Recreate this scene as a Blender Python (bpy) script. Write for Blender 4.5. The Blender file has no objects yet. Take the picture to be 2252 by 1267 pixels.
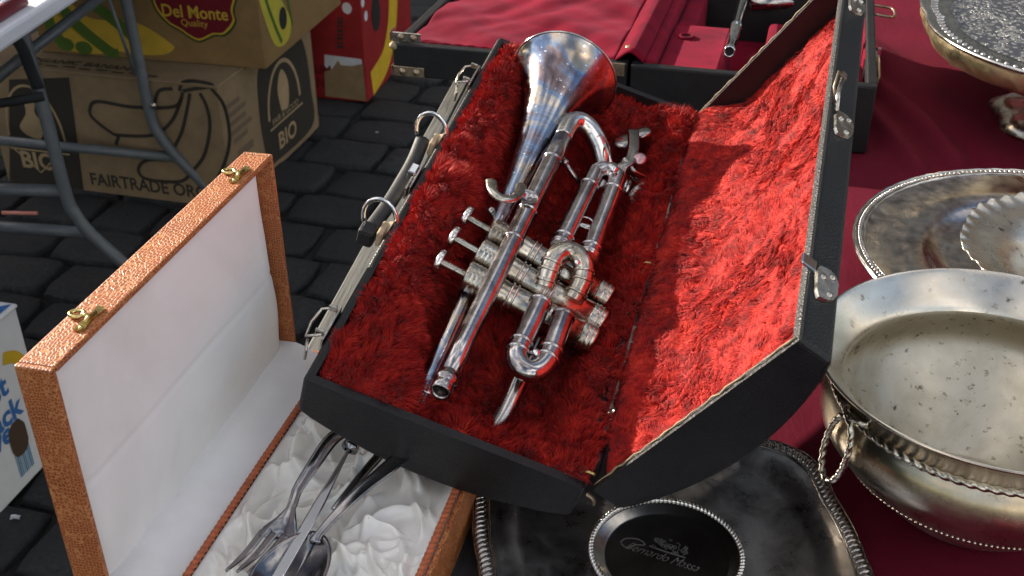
import bpy, math, random
import numpy as np
from mathutils import Matrix, Vector
rnd = random.Random(7); nr = np.random.default_rng(11)
scene = bpy.context.scene
PI = math.pi
# ------------------------------------------------------------------ camera
FPX, TH, CZ = 2500.0, math.radians(31), 1.2          # focal length in photo pixels (2252 wide), pitch, height
cam = bpy.data.cameras.new('camera'); cam_o = bpy.data.objects.new('camera', cam); scene.collection.objects.link(cam_o)
cam.sensor_width = 36; cam.lens = 36 * FPX / 2252; cam.clip_start = .02; cam.clip_end = 600
cam_o.location = (0, 0, CZ); cam_o.rotation_euler = (PI / 2 - TH, 0, 0)
cam.dof.use_dof = True; cam.dof.focus_distance = .86; cam.dof.aperture_fstop = 20
scene.camera = cam_o
# ------------------------------------------------------------------ sky, sun, exposure
SUN = Vector((-.76, .57, .335)).normalized()
world = bpy.data.worlds.new('World'); scene.world = world; world.use_nodes = True
wn = world.node_tree; sky = wn.nodes.new('ShaderNodeTexSky'); sky.sky_type = 'NISHITA'; sky.sun_disc = False
sky.sun_elevation = math.asin(SUN.z); sky.sun_rotation = math.atan2(SUN.x, SUN.y)
wtc = wn.nodes.new('ShaderNodeTexCoord'); wno = wn.nodes.new('ShaderNodeTexNoise'); wno.inputs['Scale'].default_value = 3.2; wno.inputs['Detail'].default_value = 7; wno.inputs['Roughness'].default_value = .55
wra = wn.nodes.new('ShaderNodeValToRGB'); wra.color_ramp.elements[0].position = .46; wra.color_ramp.elements[1].position = .66
wmx = wn.nodes.new('ShaderNodeMix'); wmx.data_type = 'RGBA'; wmx.inputs[7].default_value = (11, 10.6, 10.2, 1)              # broken white cloud over the whole sky
wn.links.new(wtc.outputs['Generated'], wno.inputs['Vector']); wn.links.new(wno.outputs['Fac'], wra.inputs[0]); wn.links.new(wra.outputs[0], wmx.inputs[0]); wn.links.new(sky.outputs[0], wmx.inputs[6])
wn.links.new(wmx.outputs[2], wn.nodes['Background'].inputs[0]); wn.nodes['Background'].inputs[1].default_value = .095
sun = bpy.data.lights.new('sun', 'SUN'); sun.energy = 5.0; sun.angle = math.radians(.6); sun.color = (1, .93, .84)
sun_o = bpy.data.objects.new('sun', sun); scene.collection.objects.link(sun_o)
sun_o.rotation_euler = SUN.to_track_quat('Z', 'Y').to_euler()
scene.view_settings.view_transform = 'Standard'; scene.view_settings.look = 'None'
scene.view_settings.exposure = 1.15; scene.view_settings.gamma = 1.0
scene.view_settings.use_white_balance = True; scene.view_settings.white_balance_temperature = 7000; scene.view_settings.white_balance_tint = 10
scene.cycles.max_bounces = 5; scene.cycles.glossy_bounces = 4; scene.cycles.diffuse_bounces = 2
scene.cycles.use_denoising = True; scene.cycles.use_adaptive_sampling = True; scene.cycles.adaptive_threshold = .015
# ------------------------------------------------------------------ geometry of the view: where the photo's points stand in the place
CT, ST = math.cos(TH), math.sin(TH)
def ray(u, v):
    a = (u - 1126) / FPX; b = (633.5 - v) / FPX
    return Vector((a, CT + b * ST, -ST + b * CT))
C0 = Vector((0, 0, CZ))
def Zp(u, v, z): r = ray(u, v); return C0 + r * ((z - CZ) / r.z)
def Yp(u, v, y): r = ray(u, v); return C0 + r * (y / r.y)
def plane_hit(u, v, P, n): r = ray(u, v); return C0 + r * ((P - C0).dot(n) / r.dot(n))
# ------------------------------------------------------------------ helpers
COL = scene.collection
def link(o, parent=None):
    COL.objects.link(o)
    if parent is not None: o.parent = parent
    return o
def tag(o, label=None, cat=None, group=None, kind=None):
    if label: o['label'] = label
    if cat: o['category'] = cat
    if group: o['group'] = group
    if kind: o['kind'] = kind
    return o
def empty(name, mw=None):
    o = bpy.data.objects.new(name, None); o.empty_display_size = .02; link(o)
    if mw is not None: o.matrix_world = mw
    return o
def frame(o, x, y, z):
    m = Matrix.Identity(4)
    for i in range(3): m[i][0], m[i][1], m[i][2], m[i][3] = x[i], y[i], z[i], o[i]
    return m
class MB:
    def __init__(s): s.v = []; s.f = []; s.flat = []
    def add(s, vs, fs, flat=False):
        b = len(s.v); s.v += [tuple(p) for p in vs]; s.f += [tuple(i + b for i in f) for f in fs]; s.flat += [flat] * len(fs); return s
    def box(s, c, d, X=(1, 0, 0), Y=(0, 1, 0), Z=(0, 0, 1)):
        c = Vector(c); X, Y, Z = Vector(X), Vector(Y), Vector(Z); hx, hy, hz = d[0] / 2, d[1] / 2, d[2] / 2
        vs = [c + X * (hx * i) + Y * (hy * j) + Z * (hz * k) for k in (-1, 1) for j in (-1, 1) for i in (-1, 1)]
        return s.add(vs, [(0, 2, 3, 1), (4, 5, 7, 6), (0, 1, 5, 4), (2, 6, 7, 3), (0, 4, 6, 2), (1, 3, 7, 5)], True)
    def box2(s, a, b):
        return s.box([(a[i] + b[i]) / 2 for i in range(3)], [abs(b[i] - a[i]) for i in range(3)])
    def tube(s, pts, r, n=10, cap=True, closed=False, twist=None, flatx=1.0, up=None):
        P = [Vector(p) for p in pts]; m = len(P); R = r if hasattr(r, '__len__') else [r] * m
        T = []
        for i in range(m):
            if closed: t = P[(i + 1) % m] - P[i - 1]
            else: t = P[min(i + 1, m - 1)] - P[max(i - 1, 0)]
            T.append(t.normalized())
        nrm = Vector(up) if up else (Vector((0, 0, 1)) if abs(T[0].z) < .9 else Vector((1, 0, 0)))
        nrm = (nrm - T[0] * nrm.dot(T[0])).normalized(); vs = []; sacc = 0
        for i in range(m):
            if i:
                nrm = (nrm - T[i] * nrm.dot(T[i])).normalized(); sacc += (P[i] - P[i - 1]).length
            bn = T[i].cross(nrm)
            for k in range(n):
                a = 2 * PI * k / n; rr = R[i]
                if twist: rr *= 1 + twist[1] * math.cos(twist[2] * a - 2 * PI * sacc / twist[0])
                vs.append(P[i] + nrm * (math.cos(a) * rr) + bn * (math.sin(a) * rr * flatx))
        fs = []
        for i in range(m if closed else m - 1):
            j = (i + 1) % m
            for k in range(n):
                l = (k + 1) % n; fs.append((i * n + k, i * n + l, j * n + l, j * n + k))
        s.add(vs, fs)
        if cap and not closed:
            b = len(s.v) - m * n
            s.f.append(tuple(b + k for k in range(n))[::-1]); s.flat.append(True)
            s.f.append(tuple(b + (m - 1) * n + k for k in range(n))); s.flat.append(True)
        return s
    def lathe(s, prof, o=(0, 0, 0), ax=(0, 0, 1), n=32, sx=1, mod=None, xd=None):
        ax = Vector(ax).normalized(); o = Vector(o)
        X = Vector(xd) if xd else (Vector((1, 0, 0)) if abs(ax.x) < .9 else Vector((0, 1, 0)))
        X = (X - ax * X.dot(ax)).normalized(); Y = ax.cross(X); vs = []; m = len(prof)
        for (r, z) in prof:
            for k in range(n):
                a = 2 * PI * k / n; q = r * (mod(a, r, z) if mod else 1)
                vs.append(o + ax * z + X * (q * math.cos(a) * sx) + Y * (q * math.sin(a)))
        fs = [(i * n + k, i * n + (k + 1) % n, (i + 1) * n + (k + 1) % n, (i + 1) * n + k) for i in range(m - 1) for k in range(n)]
        s.add(vs, fs)
        b = len(s.v) - m * n
        if prof[0][0] > 1e-6 and prof[0][0] < .004 or False: pass
        return s
    def disc(s, c, ax, r, n=24):
        return s.lathe([(r, 0), (0.00001, 0)], c, ax, n)
    def grid(s, fn, nu, nv, flip=False):
        vs = [fn(i / nu, j / nv) for j in range(nv + 1) for i in range(nu + 1)]; w = nu + 1
        fs = [(j * w + i, j * w + i + 1, (j + 1) * w + i + 1, (j + 1) * w + i) for j in range(nv) for i in range(nu)]
        if flip: fs = [f[::-1] for f in fs]
        return s.add(vs, fs)
    def poly(s, pts):
        return s.add(pts, [tuple(range(len(pts)))], True)
    def mesh(s, name):
        me = bpy.data.meshes.new(name); me.from_pydata(s.v, [], s.f)
        me.polygons.foreach_set('use_smooth', [not q for q in s.flat]); me.update(); return me
    def build(s, name, mat, parent=None, bevel=None, sub=0, mw=None, solid=None, label=None):
        o = bpy.data.objects.new(name, s.mesh(name)); link(o, parent)
        if mw is not None: o.matrix_world = mw
        o.data.materials.append(mat)
        if solid:
            m = o.modifiers.new('s', 'SOLIDIFY'); m.thickness = solid; m.offset = 0
        if bevel:
            m = o.modifiers.new('b', 'BEVEL'); m.width = bevel; m.segments = 2; m.limit_method = 'ANGLE'; m.angle_limit = .7
        if sub:
            m = o.modifiers.new('u', 'SUBSURF'); m.levels = sub; m.render_levels = sub
        if label: o['label'] = label
        return o
def np_mesh(name, V, quads=None, tris=None):
    me = bpy.data.meshes.new(name); me.vertices.add(len(V)); me.vertices.foreach_set('co', np.asarray(V, np.float32).ravel())
    idx = []; sizes = []
    if quads is not None and len(quads): idx.append(np.asarray(quads).ravel()); sizes.append(np.full(len(quads), 4))
    if tris is not None and len(tris): idx.append(np.asarray(tris).ravel()); sizes.append(np.full(len(tris), 3))
    idx = np.concatenate(idx).astype(np.int32); sizes = np.concatenate(sizes).astype(np.int32)
    me.loops.add(len(idx)); me.loops.foreach_set('vertex_index', idx)
    me.polygons.add(len(sizes)); st = np.concatenate([[0], np.cumsum(sizes)[:-1]]).astype(np.int32)
    me.polygons.foreach_set('loop_start', st); me.polygons.foreach_set('loop_total', sizes)
    me.polygons.foreach_set('use_smooth', np.ones(len(sizes), bool)); me.update(calc_edges=True); return me
def arc(c, X, Y, r, a0, a1, n=16, r2=None):
    c, X, Y = Vector(c), Vector(X), Vector(Y); r2 = r2 or r
    return [c + X * (r * math.cos(a0 + (a1 - a0) * i / n)) + Y * (r2 * math.sin(a0 + (a1 - a0) * i / n)) for i in range(n + 1)]
def spline(pts, n=8):
    P = [Vector(p) for p in pts]; out = []
    for i in range(len(P) - 1):
        p0 = P[max(i - 1, 0)]; p1 = P[i]; p2 = P[i + 1]; p3 = P[min(i + 2, len(P) - 1)]
        for k in range(n):
            t = k / n
            out.append(.5 * ((2 * p1) + (p2 - p0) * t + (2 * p0 - 5 * p1 + 4 * p2 - p3) * t * t + (3 * p1 - p0 - 3 * p2 + p3) * t ** 3))
    out.append(P[-1]); return out
_lat = nr.random((64, 64))
def vnoise(x, y):
    x = np.asarray(x, float); y = np.asarray(y, float); xi = np.floor(x).astype(int); yi = np.floor(y).astype(int)
    fx = x - xi; fy = y - yi; fx = fx * fx * (3 - 2 * fx); fy = fy * fy * (3 - 2 * fy)
    g = lambda a, b: _lat[a % 64, b % 64]
    return (g(xi, yi) * (1 - fx) + g(xi + 1, yi) * fx) * (1 - fy) + (g(xi, yi + 1) * (1 - fx) + g(xi + 1, yi + 1) * fx) * fy
def sstep(a, b, x): t = np.clip((x - a) / (b - a), 0, 1); return t * t * (3 - 2 * t)
# ------------------------------------------------------------------ materials
class NT:
    def __init__(s, name):
        s.m = bpy.data.materials.new(name); s.m.use_nodes = True; s.t = s.m.node_tree; s.b = s.t.nodes['Principled BSDF']; s.co = None
    def n(s, typ, ins=None, **kw):
        q = s.t.nodes.new('ShaderNode' + typ)
        for k, v in kw.items(): setattr(q, k, v)
        for k, v in (ins or {}).items(): s.set(q, k, v)
        return q
    def set(s, q, k, v):
        sock = q.inputs[k]
        if isinstance(v, bpy.types.NodeSocket): s.t.links.new(v, sock)
        else: sock.default_value = v
    def coord(s, scale=None, kind='Object'):
        c = s.n('TexCoord').outputs[kind]
        if scale: c = s.n('Mapping', {'Vector': c, 'Scale': scale}).outputs[0]
        return c
    def noise(s, scale, detail=4, rough=.6, vec=None, dist=0):
        return s.n('TexNoise', {'Vector': vec or s.coord(), 'Scale': scale, 'Detail': detail, 'Roughness': rough, 'Distortion': dist}).outputs['Fac']
    def ramp(s, fac, stops):
        q = s.n('ValToRGB', {'Fac': fac}); e = q.color_ramp.elements
        while len(e) < len(stops): e.new(.5)
        for i, (p, c) in enumerate(stops): e[i].position = p; e[i].color = (*c, 1) if len(c) == 3 else c
        return q.outputs[0]
    def mix(s, fac, a, b, mode='MIX'):
        q = s.n('Mix', data_type='RGBA', blend_type=mode); s.set(q, 0, fac)
        s.set(q, 6, (*a, 1) if isinstance(a, tuple) and len(a) == 3 else a); s.set(q, 7, (*b, 1) if isinstance(b, tuple) and len(b) == 3 else b); return q.outputs[2]
    def math(s, op, a, b=0.5): 
        q = s.n('Math', operation=op); s.set(q, 0, a); s.set(q, 1, b); return q.outputs[0]
    def bump(s, h, strength=.3, dist=.001, prev=None):
        q = s.n('Bump', {'Height': h, 'Strength': strength, 'Distance': dist})
        if prev: s.set(q, 'Normal', prev)
        s.t.links.new(q.outputs[0], s.b.inputs['Normal']); return q.outputs[0]
    def P(s, **kw):
        nm = dict(base='Base Color', rough='Roughness', metal='Metallic', spec='Specular IOR Level', sheen='Sheen Weight', shr='Sheen Roughness', coat='Coat Weight', sub='Subsurface Weight', trans='Transmission Weight')
        for k, v in kw.items():
            if k == 'base' and isinstance(v, tuple) and len(v) == 3: v = (*v, 1)
            s.set(s.b, nm[k], v)
        return s
def simple(name, c, rough=.5, metal=0, var=.0, vs=20, bump=0, bs=300, bd=.0006, **kw):
    t = NT(name)
    if var:
        c2 = tuple(x * (1 - var) for x in c); base = t.ramp(t.noise(vs, 5), [(.3, c2), (.7, c)]); t.P(base=base)
    else: t.P(base=c)
    t.P(rough=rough, metal=metal, **kw)
    if bump: t.bump(t.noise(bs, 3), bump, bd)
    return t.m
def silver(name, c1=(.80, .78, .75), c2=(.42, .39, .36), dark=(.10, .085, .08), rough=(.1, .3), vs=22, spots=.62, scratch=.25):
    t = NT(name); f = t.noise(vs, 6, .65, dist=.6); base = t.ramp(f, [(.32, c2), (.6, c1)])
    sp = t.ramp(t.noise(vs * 9, 3, .7), [(spots, (0, 0, 0)), (spots + .12, (1, 1, 1))])
    base = t.mix(sp, base, dark); t.P(base=base, metal=1.0)
    r = t.n('MapRange', {'Value': t.noise(vs * 1.7, 6, .7), 'From Min': .3, 'From Max': .7, 'To Min': rough[0], 'To Max': rough[1]}).outputs[0]
    t.P(rough=r); t.bump(t.noise(vs * 14, 4, .6, t.coord((1, .12, 1))), scratch, .0002); return t.m
MT = {}
def leathermat():
    t = NT('black_leatherette'); b = t.ramp(t.noise(45, 5), [(.3, (.005, .0055, .007)), (.7, (.011, .0115, .013))])
    sp = t.ramp(t.noise(330, 3, .8), [(.70, (0, 0, 0)), (.76, (1, 1, 1))]); sc = t.ramp(t.noise(60, 6, .85, t.coord((1, 7, 3))), [(.66, (0, 0, 0)), (.72, (1, 1, 1))])
    b = t.mix(t.math('MULTIPLY', sp, .6), b, (.09, .088, .08)); b = t.mix(t.math('MULTIPLY', sc, .35), b, (.07, .07, .068)); t.P(base=b, rough=.46, spec=.38)
    v = t.n('TexVoronoi', {'Vector': t.coord(), 'Scale': 480.0}, feature='DISTANCE_TO_EDGE').outputs['Distance']; t.bump(v, .5, .0011); return t.m
MT['leather'] = leathermat()
MT['leather_old'] = simple('black_leatherette', (.009, .0095, .011), .5, var=.6, vs=45, bump=.8, bs=520, bd=.0009, spec=.32)
MT['leather_worn'] = simple('worn_black_leatherette', (.03, .031, .034), .55, var=.6, vs=40, bump=.5, bs=700, bd=.0006)
MT['tan_edge'] = simple('bare_tan_edge', (.42, .33, .2), .7, var=.6, vs=150)
def fur(name, a, b, c):
    t = NT(name); f = t.noise(75, 5, .72); base = t.ramp(f, [(.32, a), (.5, b), (.70, c)])
    t.P(base=base, rough=.7, spec=.2, sheen=.1); return t.m
MT['fur'] = fur('red_plush_fur', (.15, .0025, .0025), (.42, .010, .008), (.67, .040, .020))
def velvet():
    t = NT('crimson_velvet'); f = t.noise(14, 5, .6, dist=1.2); base = t.ramp(f, [(.3, (.085, .0014, .009)), (.7, (.20, .0032, .018))])
    t.P(base=base, rough=.9, spec=.08, sheen=.12, shr=.4); t.b.inputs['Sheen Tint'].default_value = (1, .25, .4, 1)
    t.bump(t.noise(900, 2), .35, .0006); return t.m
MT['velvet'] = velvet()
MT['silver'] = silver('worn_silver_plate')
MT['silver_clean'] = silver('bright_silver_plate', (.58, .55, .55), (.25, .215, .215), (.07, .05, .05), rough=(.10, .27), vs=44, spots=.64, scratch=.14)
MT['silver_dark'] = silver('tarnished_silver', (.50, .47, .45), (.22, .20, .19), rough=(.14, .34), vs=30)
MT['silver_brass'] = silver('worn_valve_plate', (.62, .58, .51), (.30, .25, .19), (.09, .07, .05), rough=(.16, .34), vs=45, spots=.58)
def potmat():
    m_ = silver('spotted_pot_silver', (.80, .75, .66), (.56, .48, .38), (.19, .14, .09), rough=(.18, .40), vs=9, spots=.62, scratch=.2); t = NT.__new__(NT); t.m = m_; t.t = m_.node_tree; t.b = t.t.nodes['Principled BSDF']
    old = t.b.inputs['Base Color'].links[0].from_socket; z = t.n('SeparateXYZ', {'Vector': t.coord()}).outputs['Z']
    zz = t.math('ADD', z, t.math('MULTIPLY', t.noise(26, 6, .75), .030)); st = t.ramp(t.math('MULTIPLY', zz, 8.0), [(.66, (0, 0, 0)), (.78, (1, 1, 1)), (.86, (.55, .55, .55)), (.92, (0, 0, 0))])
    t.P(base=t.mix(t.math('MULTIPLY', st, .75), old, (.34, .25, .14))); return m_          # brown tarnish line round the neck
MT['pot'] = potmat()
MT['pot_in'] = silver('tarnished_pot_interior', (.66, .61, .51), (.46, .40, .29), (.16, .12, .07), rough=(.36, .58), vs=14, spots=.60, scratch=.3)
MT['tray'] = silver('blackened_tray_silver', (.60, .59, .60), (.20, .195, .20), (.09, .09, .095), rough=(.22, .42), vs=26, spots=.66, scratch=.5)
MT['dish'] = silver('dull_dish_silver', (.44, .43, .42), (.24, .235, .23), (.08, .08, .08), rough=(.12, .26), vs=20, spots=.66)
MT['gold'] = silver('gilt_rim', (.92, .80, .52), (.74, .60, .34), (.3, .22, .1), rough=(.24, .40), vs=25, spots=.66)
MT['brass'] = silver('brass_clasp', (.72, .58, .25), (.46, .36, .14), (.15, .11, .05), rough=(.2, .35), vs=80, spots=.62)
MT['steel'] = silver('nickel_fitting', (.60, .57, .52), (.38, .34, .29), (.22, .17, .12), rough=(.16, .35), vs=90, spots=.60)
MT['bronze'] = silver('rusty_bracket', (.42, .34, .25), (.22, .15, .10), (.10, .06, .04), rough=(.35, .6), vs=90, spots=.56)
def bellmat():
    t = NT('tarnished_bell_silver'); f = t.noise(19, 7, .62, dist=1.0)
    base = t.ramp(f, [(.26, (.10, .075, .075)), (.38, (.26, .20, .21)), (.46, (.22, .30, .44)), (.54, (.50, .46, .43)), (.62, (.56, .44, .32)), (.74, (.32, .26, .30))])
    sp = t.ramp(t.noise(260, 2), [(.66, (0, 0, 0)), (.72, (1, 1, 1))]); base = t.mix(sp, base, (.85, .85, .85))
    t.P(base=base, metal=1.0); r = t.n('MapRange', {'Value': t.noise(40, 6), 'From Min': .3, 'From Max': .7, 'To Min': .12, 'To Max': .3}).outputs[0]
    t.P(rough=r); t.bump(t.noise(150, 4), .08, .0003); return t.m
MT['bell'] = bellmat()
def lizard():
    t = NT('orange_lizard_skin'); v = t.coord((.9, .62, .9)); w = t.n('TexNoise', {'Vector': v, 'Scale': 26.0, 'Detail': 2})
    vec = t.n('VectorMath', {0: v, 1: t.n('VectorMath', {0: w.outputs['Color'], 1: (.012, .012, .012)}, operation='MULTIPLY').outputs[0]}, operation='ADD').outputs[0]
    e = t.n('TexVoronoi', {'Vector': vec, 'Scale': 500.0, 'Randomness': .6}, feature='DISTANCE_TO_EDGE').outputs['Distance']
    m = t.ramp(e, [(.03, (0, 0, 0)), (.16, (1, 1, 1))]); lo = t.ramp(t.noise(30, 4), [(.3, (.22, .046, .011)), (.7, (.33, .080, .019))])
    wr = t.ramp(t.noise(75, 6, .8), [(.66, (0, 0, 0)), (.74, (1, 1, 1))])
    t.P(base=t.mix(t.math('MULTIPLY', wr, .45), t.mix(m, (.47, .19, .07), lo), (.58, .38, .24)), rough=.5); t.bump(m, .5, .0006); return t.m
MT['lizard'] = lizard()
def satin():
    t = NT('cream_satin'); base = t.ramp(t.noise(14, 5), [(.3, (.76, .73, .67)), (.6, (.88, .86, .83))])
    st = t.ramp(t.noise(300, 2), [(.70, (0, 0, 0)), (.76, (1, 1, 1))]); base = t.mix(t.math('MULTIPLY', st, .4), base, (.3, .27, .2))
    t.P(base=base, rough=.22, spec=.7, sheen=.1); t.b.inputs['Anisotropic'].default_value = .5
    t.bump(t.noise(1500, 2), .12, .0003); return t.m
MT['satin'] = satin()
def padwhite():
    t = NT('white_lid_padding'); base = t.ramp(t.noise(9, 5, dist=.5), [(.25, (.70, .68, .67)), (.6, (.82, .81, .815))])
    st = t.ramp(t.noise(55, 5, .75), [(.69, (0, 0, 0)), (.80, (1, 1, 1))]); base = t.mix(t.math('MULTIPLY', st, .6), base, (.40, .37, .33))
    t.P(base=base, rough=.75, sheen=.15); t.bump(t.noise(700, 3), .2, .0004); return t.m
MT['padwhite'] = padwhite()
MT['cord'] = simple('rust_twisted_cord', (.52, .13, .05), .6, var=.4, vs=200)
def cobblemat():
    t = NT('dark_basalt_setts'); oi = t.n('ObjectInfo').outputs['Random']; c = t.coord()
    vec = t.n('VectorMath', {0: c, 1: t.n('CombineXYZ', {'X': t.math('MULTIPLY', oi, 13.0), 'Y': t.math('MULTIPLY', oi, 7.0)}).outputs[0]}, operation='ADD').outputs[0]
    f = t.noise(16, 8, .7, vec); base = t.ramp(f, [(.25, (.026, .028, .032)), (.5, (.060, .063, .069)), (.75, (.12, .124, .13))])
    base = t.mix(t.math('MULTIPLY', oi, .45), base, (.026, .029, .036)); t.P(base=base, rough=.62, spec=.4)
    b1 = t.bump(t.noise(26, 8, .7, vec), .9, .03); t.bump(t.noise(260, 5, .7, vec), .9, .004, b1); return t.m
MT['cobble'] = cobblemat()
MT['mortar'] = simple('dark_joint_soil', (.016, .015, .014), .95, var=.5, vs=30, bump=.8, bs=120, bd=.004)
def groundmat():
    t = NT('far_paving'); c = t.coord(); b = t.n('TexBrick', {'Vector': t.n('Mapping', {'Vector': c, 'Rotation': (0, 0, -.26)}).outputs[0], 'Color1': (.03, .031, .034, 1), 'Color2': (.045, .045, .047, 1), 'Mortar': (.015, .014, .013, 1), 'Scale': 1.0, 'Mortar Size': .012, 'Brick Width': .19, 'Row Height': .165})
    t.P(base=b.outputs['Color'], rough=.75); t.bump(b.outputs['Fac'], -.6, .01); return t.m
MT['ground'] = groundmat()
def card(name, c, var=.25):
    t = NT(name); f = t.noise(18, 6, .7); base = t.ramp(f, [(.3, tuple(x * (1 - var) for x in c)), (.7, c)])
    t.P(base=base, rough=.78, spec=.25); t.bump(t.noise(160, 3, .5, t.coord((1, 1, .1))), .15, .0006); return t.m
MT['card'] = card('brown_cardboard', (.25, .178, .105)); MT['card_in'] = card('raw_cardboard', (.26, .18, .10))
MT['card_y'] = card('yellow_tan_cardboard', (.235, .145, .06)); MT['card_red'] = card('red_cardboard', (.28, .016, .018)); MT['card_w'] = card('white_cardboard', (.66, .67, .70), .12)
for n_, c_ in dict(ink_black=(.036, .031, .025), ink_maroon=(.14, .006, .014), ink_yellow=(.50, .30, .022), ink_gold=(.52, .34, .04), ink_green=(.07, .13, .02), ink_dgreen=(.02, .06, .012), ink_blue=(.04, .16, .42), ink_sky=(.10, .28, .45), ink_white=(.60, .62, .66), ink_tan=(.36, .26, .15), ink_banana=(.62, .40, .03), ink_pale=(.46, .40, .05), ink_orange=(.45, .06, .02)).items():
    MT[n_] = simple(n_, c_, .7, var=.2, vs=25, spec=.25)
MT['dark_hole'] = simple('dark_hollow', (.01, .009, .008), .9)
MT['tubegrey'] = simple('grey_painted_steel', (.115, .13, .145), .42, var=.25, vs=30, bump=.12, bs=500)
MT['plastic_white'] = simple('white_table_plastic', (.62, .64, .70), .5, var=.1, vs=10, bump=.15, bs=400)
MT['strap'] = simple('black_webbing', (.012, .013, .016), .75, bump=.4, bs=900)
MT['maroon'] = simple('maroon_lacquer', (.16, .012, .02), .3, var=.3, vs=20)
def woodmat(name, c1, c2, rough=.6):
    t = NT(name); f = t.noise(16, 6, .65, t.coord((12, .7, 12)), .4); t.P(base=t.ramp(f, [(.3, c1), (.7, c2)]), rough=rough); t.bump(f, .5, .002); return t.m
MT['wood'] = woodmat('dark_stained_wood', (.012, .013, .016), (.04, .042, .048)); MT['wood_grey'] = woodmat('weathered_grey_wood', (.055, .055, .05), (.15, .15, .14), .75)
def clothmat():
    t = NT('burgundy_cloth'); base = t.ramp(t.noise(8, 4), [(.3, (.090, .0035, .014)), (.7, (.122, .005, .019))]); t.P(base=base, rough=.85, spec=.12)
    b1 = t.bump(t.noise(30, 5, .7, t.coord((1, .35, 1))), .35, .004); t.bump(t.noise(1500, 2), .5, .0006, b1); return t.m
MT['cloth'] = clothmat()
def engraved():
    t = NT('engraved_silver'); c = t.coord(); w = t.n('TexNoise', {'Vector': c, 'Scale': 24.0, 'Detail': 3, 'Distortion': 2.2}).outputs['Fac']
    v = t.n('TexVoronoi', {'Vector': c, 'Scale': 120.0, 'Randomness': 1.0}, feature='F1').outputs['Distance']
    sw = t.n('TexWave', {'Vector': c, 'Scale': 26.0, 'Distortion': 16.0, 'Detail': 2.0, 'Detail Scale': 3.0}).outputs['Fac']
    a = t.ramp(sw, [(.42, (0, 0, 0)), (.55, (1, 1, 1))]); b = t.ramp(v, [(.25, (1, 1, 1)), (.4, (0, 0, 0))]); k = t.ramp(w, [(.46, (0, 0, 0)), (.52, (1, 1, 1))])
    h = t.mix(k, a, b); base = t.mix(h, (.34, .35, .40), (.95, .92, .86)); t.P(base=base, metal=1.0, rough=.36); t.bump(h, .7, .0012); return t.m
MT['engraved'] = engraved()
MT['chrome'] = silver('chrome', (.85, .86, .88), (.7, .71, .74), rough=(.05, .12), vs=40, spots=.8, scratch=.05)
MT['knife'] = silver('knife_steel', (.82, .83, .85), (.72, .73, .76), rough=(.12, .2), vs=30, spots=.8, scratch=.1)
MT['rainbow'] = silver('tarnished_cutlery', (.36, .34, .34), (.13, .15, .18), (.08, .06, .08), rough=(.1, .24), vs=34, spots=.7)
MT['brick'] = simple('old_brick_wall', (.22, .12, .085), .85, var=.35, vs=1.2, bump=.3, bs=12, bd=.01); MT['plaster'] = simple('pale_plaster', (.42, .38, .32), .85, var=.2, vs=.8); MT['plaster2'] = simple('grey_plaster', (.26, .26, .25), .85, var=.2, vs=.8)
MT['rooftile'] = simple('dark_roof_tiles', (.10, .055, .045), .8, var=.4, vs=3); MT['glass'] = simple('window_glass', (.02, .024, .03), .06, spec=.6); MT['framew'] = simple('white_window_paint', (.6, .6, .58), .5)
MT['canvas'] = simple('green_stall_canvas', (.045, .09, .06), .85, var=.2, vs=2); MT['canvas2'] = simple('blue_stall_canvas', (.04, .06, .13), .85, var=.2, vs=2)
def lettering(body, size, fmap, off=.0008, shear=0, bold=0, align='LEFT', spacing=1.0, xscale=1.0):
    """flat letter faces laid on a surface; fmap(a, b, offset) -> point"""
    c = bpy.data.curves.new('lettering', 'FONT'); c.body = body; c.size = size; c.shear = shear; c.offset = bold; c.align_x = align; c.space_character = spacing; c.resolution_u = 3
    o = bpy.data.objects.new('lettering', c); COL.objects.link(o); dg = bpy.context.evaluated_depsgraph_get()
    me = bpy.data.meshes.new_from_object(o.evaluated_get(dg)); bpy.data.objects.remove(o); bpy.data.curves.remove(c)
    b = MB(); b.add([fmap(v.co.x * xscale, v.co.y, off) for v in me.vertices], [tuple(p.vertices) for p in me.polygons], True); bpy.data.meshes.remove(me); return b
def ribbon(mb, pts, w, fmap, off=.0007, n=6):
    P = [Vector((p[0], p[1], 0)) for p in pts]; P = spline(P, n) if n > 1 else P; vs = []; m = len(P)
    for i in range(m):
        t = (P[min(i + 1, m - 1)] - P[max(i - 1, 0)]).normalized(); q = Vector((-t.y, t.x, 0)) * (w / 2)
        vs += [fmap(P[i].x + q.x, P[i].y + q.y, off), fmap(P[i].x - q.x, P[i].y - q.y, off)]
    mb.add(vs, [(2 * i, 2 * i + 1, 2 * i + 3, 2 * i + 2) for i in range(m - 1)], True); return mb
def blob(mb, pts, fmap, off=.0006, n=6, close=True):
    P = [Vector((p[0], p[1], 0)) for p in pts]; P = spline(P + [P[0]], n)[:-1] if n > 1 else P
    mb.poly([fmap(p.x, p.y, off) for p in P]); return mb
def rings(name, mat, parent, spots, r, w=.0014, g=.0009, n=22):
    for p, d in spots: MB().lathe([(r, -w), (r + g, -w * .65), (r + g, w * .65), (r, w)], p, d, n).build(name, mat, parent)
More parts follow.
